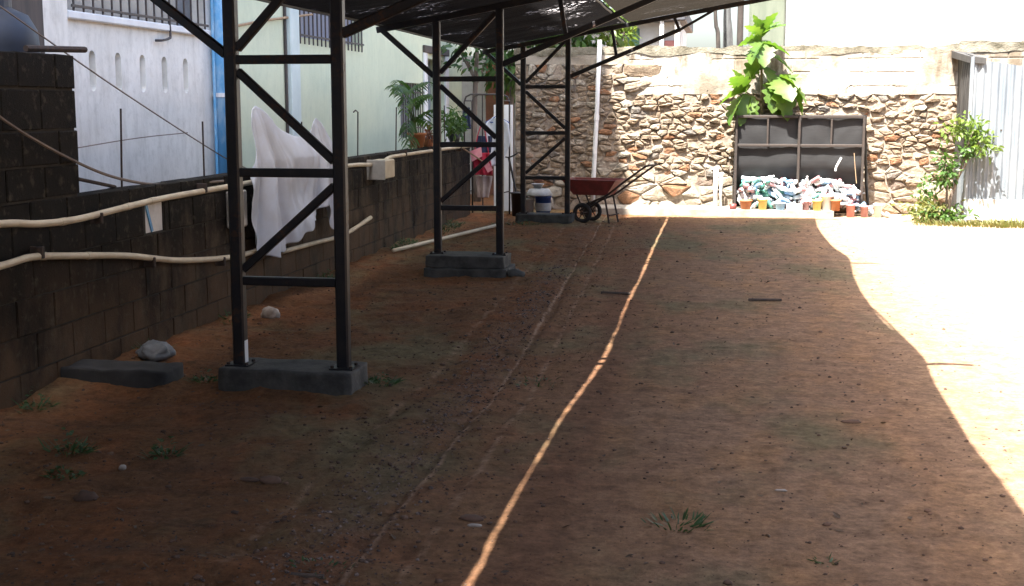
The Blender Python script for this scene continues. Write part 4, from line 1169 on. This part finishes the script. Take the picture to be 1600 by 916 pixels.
for b in range(3):
    MB().tube(catmull([(-3.99, 16.05 + .03 * b, 1.27), (-4.0, 15.95 - .08 * b, 1.5), (-4.0 + .02 * b, 15.75 - .14 * b, 1.82 - .06 * b)], 4), .011, 6, r1=.006).build('stem', M['leaf_mid'], pl, True)
for d, L, b in (((.1, -1, .35), .85, (-4.0, 15.5, 1.82)), ((.2, -1, .1), .8, (-4.0, 15.6, 1.75)), ((-.1, -1, .55), .7, (-4.0, 15.6, 1.80)), ((.2, -.9, -.1), .75, (-4.0, 15.65, 1.5)), ((.1, -1, .12), .7, (-4.0, 15.8, 1.42)),
                ((.5, -.3, .5), .5, (-4.0, 15.7, 1.8)), ((-.4, .4, .6), .5, (-4.0, 15.7, 1.8)), ((.3, .7, .4), .6, (-4.0, 15.8, 1.7)), ((.2, .8, .1), .6, (-4.0, 15.9, 1.5)), ((.1, -.9, -.2), .6, (-4.0, 15.9, 1.3)), ((.5, .2, .8), .45, (-4.0, 15.8, 1.6)), ((-.3, -.5, .8), .4, (-4.0, 15.7, 1.7)), ((.4, .5, .6), .5, (-4.0, 16.0, 1.45))):
    frond(b, d, L * .9, M['leaf_mid'] if rr.random() < .6 else M['leaf_dark'], pl)
p2 = thing('potted_plant', 'low bushy plant on the wall top beside the clothes rack', 'plant', (-4.0, 18.3, 1.12))
MB().lathe([(0.003, 0), (.07, 0), (.09, .13), (.08, .13), (.003, .12)], (-3.99, 18.3, 1.115), 14).build('pot', M['black'], p2, True)
foliage((-3.99, 18.25, 1.40), (.10, .38, .18), 420, .075, M['leaf_mid'], 'foliage', p2, rr, clumps=16)
p3 = thing('potted_plant', 'red-leaved little plant in a pot at the foot of the feathery plant', 'plant', (-3.92, 16.5, 1.12))
MB().lathe([(0.003, 0), (.06, 0), (.08, .10), (.07, .10), (.003, .09)], (-3.95, 16.5, 1.115), 14).build('pot', M['terracotta'], p3, True)
foliage((-3.95, 16.5, 1.27), (.08, .14, .07), 90, .06, M['brick_red'], 'foliage', p3, rr, clumps=8)

# ------------------------------------------------------------------ white sheet over the wall
def sheet():
    top = [(9.60, 1.10), (9.70, 1.22), (9.84, 1.48), (9.95, 1.65), (10.08, 1.655), (10.2, 1.60), (10.5, 1.46), (10.85, 1.375), (11.1, 1.37), (11.3, 1.42), (11.45, 1.54), (11.56, 1.55), (11.68, 1.44), (11.85, 1.22), (12.05, 1.02)]
    bot = [(9.60, 1.02), (9.72, .62), (9.80, .44), (10.0, .41), (10.35, .43), (10.6, .50), (10.9, .58), (11.2, .66), (11.42, .76), (11.54, .80), (11.64, .66), (11.74, .46), (11.86, .41), (11.95, .60), (12.05, .98)]
    nu, nv = 190, 70
    v = []; f = []
    pk = ((10.02, 1.66, 1.0), (11.5, 1.56, 2.3))
    for j in range(nv):
        t = j / (nv - 1)
        for i in range(nu):
            y = 9.60 + 2.45 * i / (nu - 1)
            z1, z0 = (sum(float(np.interp(y + q * .045, *zip(*T))) for q in (-2, -1, 0, 1, 2)) / 5 for T in (top, bot))
            z = z1 + (z0 - z1) * t
            x = 0.0
            for (py, pz, ph) in pk:                       # folds fan out from where the cloth hangs
                drop = max(.02, pz - z)
                ang = (y - py) / (drop * .55 + .16)
                wgt = math.exp(-(abs(y - py) / (.16 + .50 * drop)) ** 2)
                x += wgt * min(1, drop * 1.6) * (.042 * math.sin(ang * 7.5 + ph) + .020 * math.sin(ang * 17 + 2 * ph) + .010 * math.sin(ang * 31 + ph))
            mid_ = math.exp(-((y - 10.85) / .42) ** 2)      # slack swags between the two
            cat = z + .55 * (y - 10.8) ** 2
            x += mid_ * (.030 * math.sin(cat * 11 + .8) * (1 - .4 * t) + .05 * t)
            x += .016 * float(fbm(y * 4, z * 4, 3)) - .10 * max(0, z - 1.2) / .4
            v.append((max(-3.735 + x, -3.845), y + .03 * math.sin(z * 6) * t, z + .012 * math.sin(y * 23) * t))
    for j in range(nv - 1):
        for i in range(nu - 1): f.append((j*nu + i, (j+1)*nu + i, (j+1)*nu + i+1, j*nu + i+1))
    k = MB(); k.v = v; k.f = f
    o = k.build('sheet', M['cloth_white'], None, True)
    md = o.modifiers.new('thickness', 'SOLIDIFY'); md.thickness = 0.003
    tag(o, 'white bedsheet draped over two rods on the block wall', 'sheet')
sheet()

# ------------------------------------------------------------------ loose things by the wall
crumple('plastic_bag', (-3.64, 7.62, .075), (.105, .09, .065), M['bag_grey'], 5, 'dusty grey plastic bag on the ground left of the near footing', flat=.15)
crumple('rock', (-3.52, 9.38, .045), (.07, .06, .055), M['rock_white'], 9, 'white stone on the ground behind the near frame', 'stone', amp=.2, flat=.1)
k = rough_box(-3.95, -3.22, 6.86, 7.14, -.05, .115, .03, 31, .012)
tag(k.build('concrete_footing', M['footing_old'], None, True), 'old dark concrete footing slab against the wall at far left', 'footing', 'concrete footings under the steel frames')
for i, (c, s, m, lab) in enumerate((((-2.64, 4.82, .02), (.05, .035, .03), 'clod', 'dark clod in the left foreground'), ((-1.97, 5.2, .015), (.05, .03, .022), 'clod', 'dark clod below the near footing'),
        ((-2.08, 5.22, .008), (.045, .018, .012), 'clod', 'small flat clod left of the dark clod'), ((-2.72, 5.3, .008), (.018, .018, .014), 'rock_white', 'tiny tan pebble in the left foreground'),
        ((-1.0, 4.86, .008), (.05, .03, .014), 'clod', 'flat clod on the rut near the sun line'), ((-0.97, 4.78, .006), (.03, .012, .008), 'rock_white', 'pale chip on the rut near the sun line'),
        ((0.24, 5.47, .004), (.025, .008, .006), 'rock_white', 'white chip lying in the open foreground'), ((0.648, 6.76, .006), (.05, .02, .012), 'clod', 'dark flat clod out in the open yard at right'),
        ((-2.05, 12.15, .03), (.09, .07, .05), 'footing', 'broken cement lump at the right end of the middle footing'))):
    crumple('rock', c, s, M[m], 40 + i, lab, 'stone', amp=.3, sub=2)
tag(MB().tube([(0.16, 10.98, .012), (0.44, 11.0, .014)], .011, 6).build('stick', M['stick']), 'short dark stick in the open yard', 'stick')
tag(MB().tube([(-1.12, 11.2, .01), (-0.86, 11.15, .012)], .012, 6).build('stick', M['stick']), 'dark stick lying near the far part of the sun line', 'stick')
tag(MB().tube([(-1.50, 4.13, .012), (-1.38, 4.13, .012)], .010, 6).build('stick', M['stick']), 'dark twig at the bottom edge on the rut', 'stick')
tag(MB().tube([(-3.93, 17.95, 1.14), (-3.62, 18.75, .80)], .012, 6).build('stick', M['stick_pale']), 'thin tan stick slanting down before the wall end', 'stick')

# soil clods and litter strewn over the yard
def scatter():
    rr = np.random.default_rng(3)
    base = MB()
    bm = bmesh.new(); bmesh.ops.create_icosphere(bm, subdivisions=1, radius=1); bv = np.array([v.co[:] for v in bm.verts]); bm.verts.index_update()
    bf = np.array([[v.index for v in f.verts] for f in bm.faces]); bm.free()
    V = []; F = []; c = 0
    N = 11000
    ys = 3.6 + 15.5 * rr.random(N) ** 1.9
    xs = np.where(rr.random(N) < .75, rr.uniform(-3.85, -0.7, N), rr.uniform(-0.7, 1.6, N))
    rut = rr.random(N) < .22
    xs = np.where(rut, rr.normal(-1.5, .22, N), xs)
    for x, y in zip(xs, ys):
        s = min(.016, .002 + .0022 * rr.exponential())
        d = bv * (s * (0.7 + .6 * rr.random((len(bv), 1)))) * np.array([1.2, 1, .7])
        V.append(d + np.array([x, y, gz(x, y) + s * .25])); F.append(bf + c); c += len(bv)
    me = bpy.data.meshes.new('clods'); V = np.concatenate(V); F = np.concatenate(F)
    me.vertices.add(len(V)); me.vertices.foreach_set('co', V.ravel())
    me.loops.add(F.size); me.loops.foreach_set('vertex_index', F.ravel().astype(np.int32))
    me.polygons.add(len(F)); me.polygons.foreach_set('loop_start', np.arange(0, F.size, 3, dtype=np.int32)); me.update(calc_edges=True)
    tag(link_mesh('gravel', me, M['clod']), 'small clods and gravel strewn over the red earth', 'gravel', kind='stuff')
scatter()

# ------------------------------------------------------------------ wheelbarrow
wb = thing('wheelbarrow', 'red wheelbarrow with black wheels parked before the stone wall', 'wheelbarrow', (-1.93, 18.15, 0))
wb.rotation_euler = (0, 0, R(-14))
def L(k, name, m, smooth=False, parent=None):      # barrow parts are given in barrow space
    return link_mesh(name, k.mesh(name, smooth=smooth), m, parent or wb)
to = [(-.40, -.25), (.40, -.25), (.40, .25), (-.40, .25)]; bo = [(-.25, -.17), (.24, -.17), (.24, .17), (-.25, .17)]
k = MB(); vs = [(x, y, .61) for x, y in to] + [(x, y, .40) for x, y in bo]
vi = [(x * .97, y * .96, .61) for x, y in to] + [(x * .97, y * .96, .412) for x, y in bo]
k.add(vs + vi, [(i, 4 + i, 4 + (i + 1) % 4, (i + 1) % 4) for i in range(4)] + [(7, 6, 5, 4)] + [(8 + i, 8 + (i + 1) % 4, 12 + (i + 1) % 4, 12 + i) for i in range(4)] + [(12, 13, 14, 15)] + [(i, (i + 1) % 4, 8 + (i + 1) % 4, 8 + i) for i in range(4)])
L(k, 'tray', M['red_paint'])
k = MB(); k.tube([(x, y, .612) for x, y in to + to[:1]], .011, 6); L(k, 'rim', M['red_paint'])
for s in (-1, 1):
    k = MB(); k.tube(catmull([(-.16, s * .15, .17), (.05, s * .17, .31), (.25, s * .19, .40), (.52, s * .22, .60), (.80, s * .22, .80), (.86, s * .20, .83)], 4), .015, 7); L(k, 'handle', M['rust'], True)
    k = MB(); k.tube([(.22, s * .18, .39), (.30, s * .19, .0)], .014, 6); L(k, 'leg', M['rust'])
    wheel = MB(); yy = s * .21
    rot = Euler((R(90), 0, 0)).to_matrix()
    prof = [(.135, -.022), (.145, 0), (.135, .022), (.10, .026), (.095, 0), (.10, -.026), (.135, -.022)]
    wo = L(wheel.lathe(prof, (-.10, yy, .145), 24, rot), 'wheel', M['rubber'], True)
    rim = MB().lathe([(.098, -.012), (.086, -.012), (.086, .012), (.098, .012)], (-.10, yy, .145), 20, rot)
    for q in range(6):
        a = q * math.pi / 3; rim.tube([(-.10, yy, .145), (-.10 + .09 * math.cos(a), yy,   .145 + .09 * math.sin(a))], .007, 5)
    rim.lathe([(.001, -.03), (.025, -.03), (.025, .03), (.001, .03)], (-.10, yy, .145), 10, rot)
    L(rim, 'rim', M['rust'], False, wo)
k = MB(); k.tube([(-.10, -.24, .145), (-.10, .24, .145)], .011, 6); L(k, 'axle', M['rust'])
k = MB(); k.tube([(.86, -.20, .83), (.86, .20, .83)], .014, 6); L(k, 'crossbar', M['rust'])
k = MB(); k.tube([(.30, -.19, .12), (.30, .19, .12)], .010, 6); L(k, 'leg_brace', M['rust'])
for s in (-1, 1):
    k = MB(); k.tube([(-.10, s * .17, .17), (-.2, s * .17, .405)], .012, 6); L(k, 'strut', M['rust'])

# ------------------------------------------------------------------ things behind the farthest frame
b1 = thing('bucket', 'blue plastic bucket behind the farthest frame', 'bucket', (-2.78, 18.95, 0))
MB().lathe([(.003, .0), (.10, .0), (.12, .30), (.13, .30), (.13, .325), (.112, .325), (.105, .28)], (-2.78, 18.95, gz(-2.78, 18.95)), 18).build('body', M['blue_plastic'], b1, True)
MB().lathe([(.121, .10), (.124, .22)], (-2.78, 18.95, gz(-2.78, 18.95)), 18).build('label_band', M['dull_white'], b1, True)
b2 = thing('tub', 'white plastic tub beside the blue bucket behind the farthest frame', 'tub', (-3.0, 18.9, 0))
MB().lathe([(.003, .0), (.08, .0), (.09, .28), (.1, .28), (.1, .30), (.085, .3), (.08, .27), (.003, .26)], (-3.0, 18.9, gz(-3.0, 18.9)), 18).build('body', M['dull_white'], b2, True)
b3 = thing('basin', 'upturned white basin stacked on the blue bucket', 'basin', (-2.86, 18.95, .335))
MB().lathe([(.20, .325), (.205, .335), (.15, .42), (.06, .43), (.003, .43)], (-2.84, 18.95, gz(-2.78, 18.95) + .002), 22).build('body', M['dull_white'], b3, True)
b4 = thing('bowl', 'small white bowl on top of the upturned basin', 'bowl', (-2.88, 18.95, .43))
MB().lathe([(.003, .432), (.05, .432), (.095, .50), (.10, .50), (.09, .495), (.045, .45), (.003, .445)], (-2.86, 18.95, gz(-2.78, 18.95)), 20).build('body', M['dull_white'], b4, True)
crumple('rag', (-2.86, 18.95, .55), (.07, .05, .04), M['brick_red'], 61, 'crumpled reddish rag in the small white bowl', 'rag', sub=2)
bl = thing('bin', 'dark grey bin at the left of the white tub', 'bin', (-3.2, 19.3, 0))
MB().lathe([(.003, 0), (.11, 0), (.13, .34), (.14, .34), (.14, .36), (.12, .36), (.11, .3)], (-3.2, 19.3, gz(-3.2, 19.3)), 16).build('body', M['black'], bl, True)

# clothes rack with garments, white board
rk = thing('clothes_rack', 'dark tubular clothes rack with rounded top at the end of the block wall', 'rack', (-3.7, 19.2, 0))
for yy in (19.05, 19.35):
    x0, x1 = (-4.0, -3.42) if yy < 19.2 else (-3.94, -3.36)
    pts = [(x0, yy, 0), (x0, yy, 1.70), (x0 + .03, yy, 1.78), (x0 + .10, yy, 1.815), (x1 - .10, yy, 1.815), (x1 - .03, yy, 1.78), (x1, yy, 1.70), (x1, yy, 0)]
    MB().tube(pts, .013, 8).build('hoop', M['iron'], rk, True)
for zz in (1.72, 1.35, .35):
    for x in (-3.985, -3.39):
        MB().tube([(x, 19.05, zz), (x + .03, 19.35, zz)], .010, 6).build('crossbar', M['iron'], rk)
MB().tube([(-3.72, 19.05, 1.81), (-3.72, 19.05, .05)], .010, 6).build('upright', M['iron'], rk)
def garment(name, pts_l, pts_r, y, m, lab, cat, folds=.02, seed=0):
    nu, nv = 18, 22; v = []; f = []
    z1 = pts_l[0][1]; z0 = pts_l[-1][1]
    for j in range(nv):
        z = z1 + (z0 - z1) * j / (nv - 1)
        a = lerp_tab(sorted((q[1], q[0]) for q in pts_l), z); b = lerp_tab(sorted((q[1], q[0]) for q in pts_r), z)
        for i in range(nu):
            u = i / (nu - 1)
            v.append((a + (b - a) * u, y + folds * math.sin(u * 14 + seed + z * 3) - .03 * math.sin(math.pi * u), z))
    for j in range(nv - 1):
        for i in range(nu - 1): f.append((j*nu + i, (j+1)*nu + i, (j+1)*nu + i+1, j*nu + i+1))
    k = MB(); k.v = v; k.f = f
    o = k.build(name, m, None, True)
    md = o.modifiers.new('thickness', 'SOLIDIFY'); md.thickness = .012
    return tag(o, lab, cat)
garment('garment', [(-4.0, 1.62), (-4.02, 1.3)], [(-3.90, 1.62), (-3.88, 1.3)], 18.99, M['cloth_navy'], 'navy garment hanging at the left of the clothes rack', 'garment')
garment('shirt', [(-3.55, 1.48), (-3.66, 1.38), (-3.66, 1.15), (-3.60, .75)], [(-3.42, 1.48), (-3.30, 1.38), (-3.28, 1.15), (-3.40, .75)], 18.98, M['cloth_white'], 'white shirt on a blue hanger at the right of the clothes rack', 'shirt')
hg = thing('coat_hanger', 'blue coat hanger holding the white shirt', 'hanger', (-3.48, 18.98, 1.5))
MB().tube([(-3.66, 18.975, 1.40), (-3.48, 18.975, 1.50), (-3.30, 18.975, 1.40), (-3.66, 18.975, 1.40)], .008, 6).build('frame', M['blue_plastic'], hg)
MB().tube(catmull([(-3.48, 18.975, 1.50), (-3.48, 18.99, 1.58), (-3.45, 19.03, 1.66), (-3.47, 19.06, 1.72)], 4), .004, 5).build('hook', M['iron'], hg)
garment('garment', [(-3.78, 1.20), (-3.80, .95)], [(-3.55, 1.20), (-3.56, .95)], 18.97, M['cloth_navy'], 'dark garment hanging above the red bag on the clothes rack', 'garment', seed=2)
rb = thing('bag', 'crimson bag with a pink flap hanging from the clothes rack', 'bag', (-3.70, 18.9, .8))
garment('x', [(-3.84, .95), (-3.84, .62)], [(-3.58, .95), (-3.54, .62)], 18.90, M['cloth_red'], None, None, .03, 1).name = 'bag_body'
o = bpy.data.objects['bag_body']; o.parent = rb; o.location = (3.70, -18.9, -.8)
k = MB(); k.add([(-3.88, 18.85, .97), (-3.70, 18.84, 1.04), (-3.68, 18.82, .90), (-3.84, 18.83, .82)], [(0, 3, 2, 1)]); k.build('flap', M['cloth_pink'], rb)
k = MB(); k.add([(-3.68, 18.84, .80), (-3.60, 18.83, .84), (-3.52, 18.83, .70), (-3.60, 18.83, .66)], [(0, 3, 2, 1)]); k.build('flap', M['cloth_pink'], rb)
MB().tube(catmull([(-3.82, 18.9, .94), (-3.76, 18.95, 1.25), (-3.72, 19.03, 1.36), (-3.66, 18.95, 1.25), (-3.60, 18.9, .94)], 5), .008, 5).build('strap', M['cloth_red'], rb)
garment('towel', [(-3.80, .60), (-3.78, .28)], [(-3.55, .60), (-3.60, .28)], 18.95, M['cloth_pale'], 'pale beige towel hanging under the red bag', 'towel', .02, 3)
bd = MB().box(-3.70, -3.40, 19.86, 19.90, 0.0, 1.66, .005).build('board', M['white_trim']); tag(bd, 'tall white board standing at the left end of the stone wall', 'board')
bk = thing('bicycle_part', 'dark handlebar stem leaning on the white board', 'handlebar', (-3.35, 19.5, 0))
MB().tube(catmull([(-3.22, 19.5, .0), (-3.32, 19.5, .5), (-3.40, 19.5, .86)], 4), .017, 7).build('stem', M['black'], bk, True)
MB().tube(catmull([(-3.52, 19.45, .90), (-3.42, 19.5, .86), (-3.34, 19.5, .88), (-3.25, 19.45, .93)], 4), .012, 7).build('bar', M['black'], bk, True)

# ------------------------------------------------------------------ tin shed at the right
sx, sy = 3.27, 18.9
ts = thing('tin_shed', 'pale corrugated tin shed at the right edge of the yard', 'shed', (sx, sy, 0))
def corr(p0, p1, z0, z1f, amp, per, nrm, m, bend=0.0, name='sheet', z1=None):
    p0 = Vector(p0); p1 = Vector(p1); n = max(4, int((p1 - p0).length / per * 8))
    nv = 8
    v = []; f = []
    for j in range(nv):
        for i in range(n + 1):
            t = i / n; p = p0.lerp(p1, t); s = t * (p1 - p0).length
            zt = z1f(t); z = z0 + (zt - z0) * j / (nv - 1)
            off = amp * math.sin(2 * math.pi * s / per) + bend * math.sin(math.pi * j / (nv - 1)) + .006 * float(fbm(s * 3, z * 1.5, 2))
            v.append((p.x + nrm[0] * off, p.y + nrm[1] * off, z))
    for j in range(nv - 1):
        for i in range(n): f.append((j*(n+1) + i, j*(n+1) + i+1, (j+1)*(n+1) + i+1, (j+1)*(n+1) + i))
    k = MB(); k.v = v; k.f = f
    return k.build(name, m, ts, True)
topf = lambda x: 2.30 - .155 * (x - 3.2) if x < 4.6 else 2.30 - .155 * 1.4
x = sx
while x < 7.4:
    corr((x, sy + .004 * ((x * 10) % 2), 0), (x + .82, sy + .004 * ((x * 10) % 2), 0), .335, lambda t, x=x: topf(x + .82 * t), .018, .10, (0, -1), M['tin'])
    x += .81
MB().box(sx + .0, 7.4, sy - .03, sy - .012, .045, .345, .004).build('base_plank', M['plank_white'], ts)
MB().box(sx + .0, 7.4, sy + .03, sy + .08, .0, .30).build('sill_beam', M['brown_board'], ts)
corr((sx + .02, 20.3, 0), (sx + .02, 19.66, 0), .05, lambda t: 2.40 - .02 * t, .012, .12, (-1, 0), M['tin_old'], -.02)
corr((sx + .0, 19.7, 0), (sx - .02, 18.92, 0), .85, lambda t: 2.40 - .06 * t, .016, .20, (-1, 0), M['tin_old'], .04)
corr((sx + .01, 19.75, 0), (sx - .0, 18.92, 0), .02, lambda t: .95, .010, .10, (-1, 0), M['tin'], .0)
MB().beam((sx - .02, sy - .02, 0), (sx - .02, sy - .02, 2.32), .05, .05).build('corner_post', M['tin'], ts)
k = MB(); k.add([(sx - .08, 18.86, 2.33), (sx + .16, 18.86, 2.30), (sx + .16, 20.32, 2.44), (sx - .08, 20.32, 2.46), (sx - .08, 18.86, 2.24), (sx + .16, 18.86, 2.22), (sx + .16, 20.32, 2.35), (sx - .08, 20.32, 2.36)],
    [(0, 1, 2, 3), (0, 4, 5, 1), (3, 7, 4, 0), (2, 6, 7, 3), (1, 5, 6, 2)]); k.build('cap_strip', M['tin_old'], ts)
for i in range(1, 5):
    MB().box(sx + .4 * i, sx + .4 * i + .02, sy - .018, sy - .006, 1.3, 1.32).build('bolt', M['rust'], ts)

# ------------------------------------------------------------------ unseen blocks added on the right and behind the camera to cut light
nb = thing('side_light_blocker', 'dark unseen block added along the right side of the yard to cut the light', 'building', (11, 4, 0))
MB().box(5.2, 14, -14, 14.5, 0, 4.2).build('wall', M['roof_dark'], nb)
MB().box(5.0, 14.2, -14.2, 14.7, 4.21, 4.4).build('roof_slab', M['slab'], nb)
gt = thing('rear_light_blocker', 'dark unseen block added behind the camera to cut the light', 'building', (0, -9, 0))
MB().box(-4.9, 3.0, -12, -7, 0, 2.3).build('wall', M['roof_dark'], gt)

# ------------------------------------------------------------------ beyond the back wall
bgW = thing('white_building', 'white building glaring in the sun beyond the stone wall', 'building', (6, 27, 0))
MB().box(0.95, 16, 26, 34, 0, 8.0).build('wall', M['white_trim'], bgW)
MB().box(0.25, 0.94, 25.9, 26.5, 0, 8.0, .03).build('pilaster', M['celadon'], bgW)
MB().box(1.25, 1.55, 25.9, 25.994, 0, 8.0, .02).build('pilaster', M['grey_wall'], bgW)
MB().box(0.2, 16.2, 25.7, 34, 8.01, 8.2).build('roof_slab', M['slab'], bgW)
hs = thing('far_house', 'small white house with a dark roof and green shutter beyond the stone wall', 'house', (-1.8, 27.5, 0))
MB().box(-3.4, -1.15, 27, 31, 0, 3.34).build('wall', M['white_trim'], hs)
MB().box(-3.5, -1.0, 26.5, 31.2, 3.345, 3.6, .02).build('roof', M['roof_dark'], hs)
MB().box(-2.22, -1.96, 26.94, 26.994, 1.6, 3.22, .008).build('shutter', M['door_green'], hs)
MB().box(-1.22, -1.12, 26.55, 26.65, 0, 3.34).build('porch_post', M['grey_wall'], hs)
MB().box(-1.52, -1.44, 26.55, 26.62, 0, 3.34).build('porch_post', M['white_trim'], hs)
MB().box(-1.44, -1.24, 26.9, 26.994, 2.86, 2.97, .005).build('sign_board', M['pink_plastic'], hs)
gw = thing('garden_wall', 'grey plastered wall seen past the end of the block wall', 'wall', (-4.5, 24, 0))
MB().box(-6.5, -4.55, 23.6, 23.8, 0, 2.55).build('wall', M['grey_wall'], gw)
MB().box(-4.547, -4.10, 23.62, 23.8, 0, 2.5).build('brick_pier', M['brick_red'], gw)
MB().box(-4.097, -3.2, 23.62, 23.8, 0, 2.1).build('wall', M['grey_wall'], gw)
def tree(name, base, h, r, lab, m, seed, n=700, size=.16, crown=None, trunk_r=.07, lean=(0, 0)):
    r2 = random.Random(seed)
    t = thing(name, lab, 'tree', base)
    top = Vector((base[0] + lean[0], base[1] + lean[1], h))
    MB().tube(catmull([base, Vector(base).lerp(top, .5) + Vector((r2.uniform(-.1, .1), 0, 0)), top], 5), trunk_r, 8, r1=trunk_r * .5).build('trunk', M['bark'], t, True)
    for _ in range(4):
        e = top + Vector((r2.uniform(-1, 1) * r[0] * .7, r2.uniform(-1, 1) * r[1] * .7, r2.uniform(-.2, .7) * r[2]))
        MB().tube([Vector(base).lerp(top, .8), e], trunk_r * .4, 6, r1=.01).build('limb', M['bark'], t)
    if n: foliage(top, r, n, size, m, 'crown', t, r2, clumps=18)
tree('garden_tree', (-2.95, 22.9, 0), 2.85, (.5, .5, .45), 'small green tree just over the stone wall behind the white downpipe', M['leaf_mid'], 1, 500, .2)
tree('garden_tree', (-2.10, 22.8, 0), 3.0, (.35, .35, .35), 'small lime green tree over the stone wall right of the white downpipe', M['leaf_lime'], 2, 320, .18)
tree('garden_tree', (-3.85, 22.6, 0), 2.5, (.6, .5, .75), 'leafy green tree behind the left end of the stone wall', M['leaf_mid'], 3, 900, .17)
tree('garden_tree', (-4.35, 21.8, 0), 2.55, (.5, .4, .25), 'small dark leafy tree beside the far doorway', M['leaf_dark'], 4, 160, .15)
def pole(pts, r, r1, lab, m='dark_bark', name='bare_trunk', cat='trunk'):
    tag(MB().tube(catmull(pts, 4), r, 8, r1=r1).build(name, M[m], None, True), lab, cat)
pole([(-0.28, 24, 0), (-0.31, 24, 2.7), (-0.37, 24, 3.2), (-0.43, 24, 4.6)], .045, .03, 'thin dark leaning trunk beyond the wall, left of the other poles')
pole([(-0.12, 24.6, 0), (-0.14, 24.6, 2.7), (-0.17, 24.6, 3.4), (-0.14, 24.6, 4.6)], .12, .04, 'pale tapering trunk beyond the wall between two dark poles', 'grey_bark')
pole([(0.07, 24, 0), (0.075, 24, 2.7), (0.075, 24, 5)], .06, .055, 'straight dark utility pole beyond the wall', 'dark_bark', 'utility_pole', 'pole')

# ------------------------------------------------------------------ fallen leaves and gravel of the wheel track
def litter():
    r2 = random.Random(77)
    k = MB()
    for _ in range(700):
        y = 3.7 + 14 * r2.random() ** 1.8
        x = r2.uniform(-3.8, 1.3) if r2.random() < .6 else r2.gauss(-2.4, .8)
        s = r2.uniform(.008, .03)
        z = gz(x, y) + .004
        k.add(*place(leaf_geo(s * 1.6, s * .7, 0, r2.uniform(-.3, .3), r2.uniform(.1, .5), 3), aim(Vector((x, y, z)), (r2.gauss(0, 1), r2.gauss(0, 1), r2.gauss(0, .12)), r2.gauss(0, .4))))
    tag(k.build('leaf_litter', M['litter']), 'small dry dead leaves strewn over the yard', 'leaf litter', kind='stuff')
M['litter'] = simple('dry_dead_leaf', (0.06, 0.038, 0.024), (0.16, 0.10, 0.055), 1.7, 0.85, 'pos', lo=.4, hi=.66)
litter()
def track_gravel():
    g = np.random.default_rng(12)
    bm = bmesh.new(); bmesh.ops.create_icosphere(bm, subdivisions=1, radius=1); bm.verts.index_update()
    bv = np.array([v.co[:] for v in bm.verts]); bf = np.array([[v.index for v in f.verts] for f in bm.faces]); bm.free()
    V = []; F = []; c = 0
    for _ in range(1500):
        y = 3.7 + 9.5 * g.random() ** 1.5
        x = -1.47 - .045 * max(0, y - 7) + g.normal(0, .12) * (1 + .25 * math.sin(y * 1.7))
        s = .0035 + .0022 * g.exponential()
        s = min(s, .014)
        d = bv * (s * (0.6 + .7 * g.random((len(bv), 1)))) * np.array([1.15, 1, .75])
        V.append(d + np.array([x, y, gz(x, y) + s * .2])); F.append(bf + c); c += len(bv)
    me = bpy.data.meshes.new('track_gravel'); V = np.concatenate(V); F = np.concatenate(F)
    me.vertices.add(len(V)); me.vertices.foreach_set('co', V.ravel())
    me.loops.add(F.size); me.loops.foreach_set('vertex_index', F.ravel().astype(np.int32))
    me.polygons.add(len(F)); me.polygons.foreach_set('loop_start', np.arange(0, F.size, 3, dtype=np.int32)); me.update(calc_edges=True)
    tag(link_mesh('gravel', me, M['granite']), 'grey violet granite gravel along the wheel track', 'gravel', kind='stuff')
def granite():
    n = NT('granite_chips')
    n.base(n.mix(n.ramp(n.noise(n.pos('pos'), 60, 1), .42, .58), (0.05, 0.034, 0.030), (0.21, 0.15, 0.125)))
    n.b.inputs['Roughness'].default_value = .85
    return n.m
M['granite'] = granite()
track_gravel()
# bolts at the post feet and clips holding the conduits
for (x, y), zt in zip(FR, FTOP):
    o = [q for q in bpy.data.objects if q.name.startswith('carport_truss') and abs(q.location.y - y) < .01][0]
    for xx in (x, x + .625):
        for dx, dy in ((-.055, -.055), (.055, -.055), (.055, .055)):
            MB().lathe([(.011, zt + .008), (.011, zt + .022), (.001, zt + .023)], (xx + dx, y + dy, 0), 6).build('bolt', M['rust'], o)
for q, ys in zip([q for q in bpy.data.objects if q.name.startswith('conduit') and q.type == 'EMPTY'][:3], ((7.3, 8.9, 11.0, 12.4), (14.8, 16.2, 17.9), (6.6, 8.0, 9.2))):
    body = [c for c in q.children if c.name.startswith('pipe')][0]
    for y in ys:
        z = min(((abs(v.co.y + q.location.y - y), v.co.z + q.location.z) for v in body.data.vertices))[1]
        MB().box(WF - .002, PX + .030, y - .012, y + .012, z - .034, z + .034, .004).build('clip', M['rust'], q)
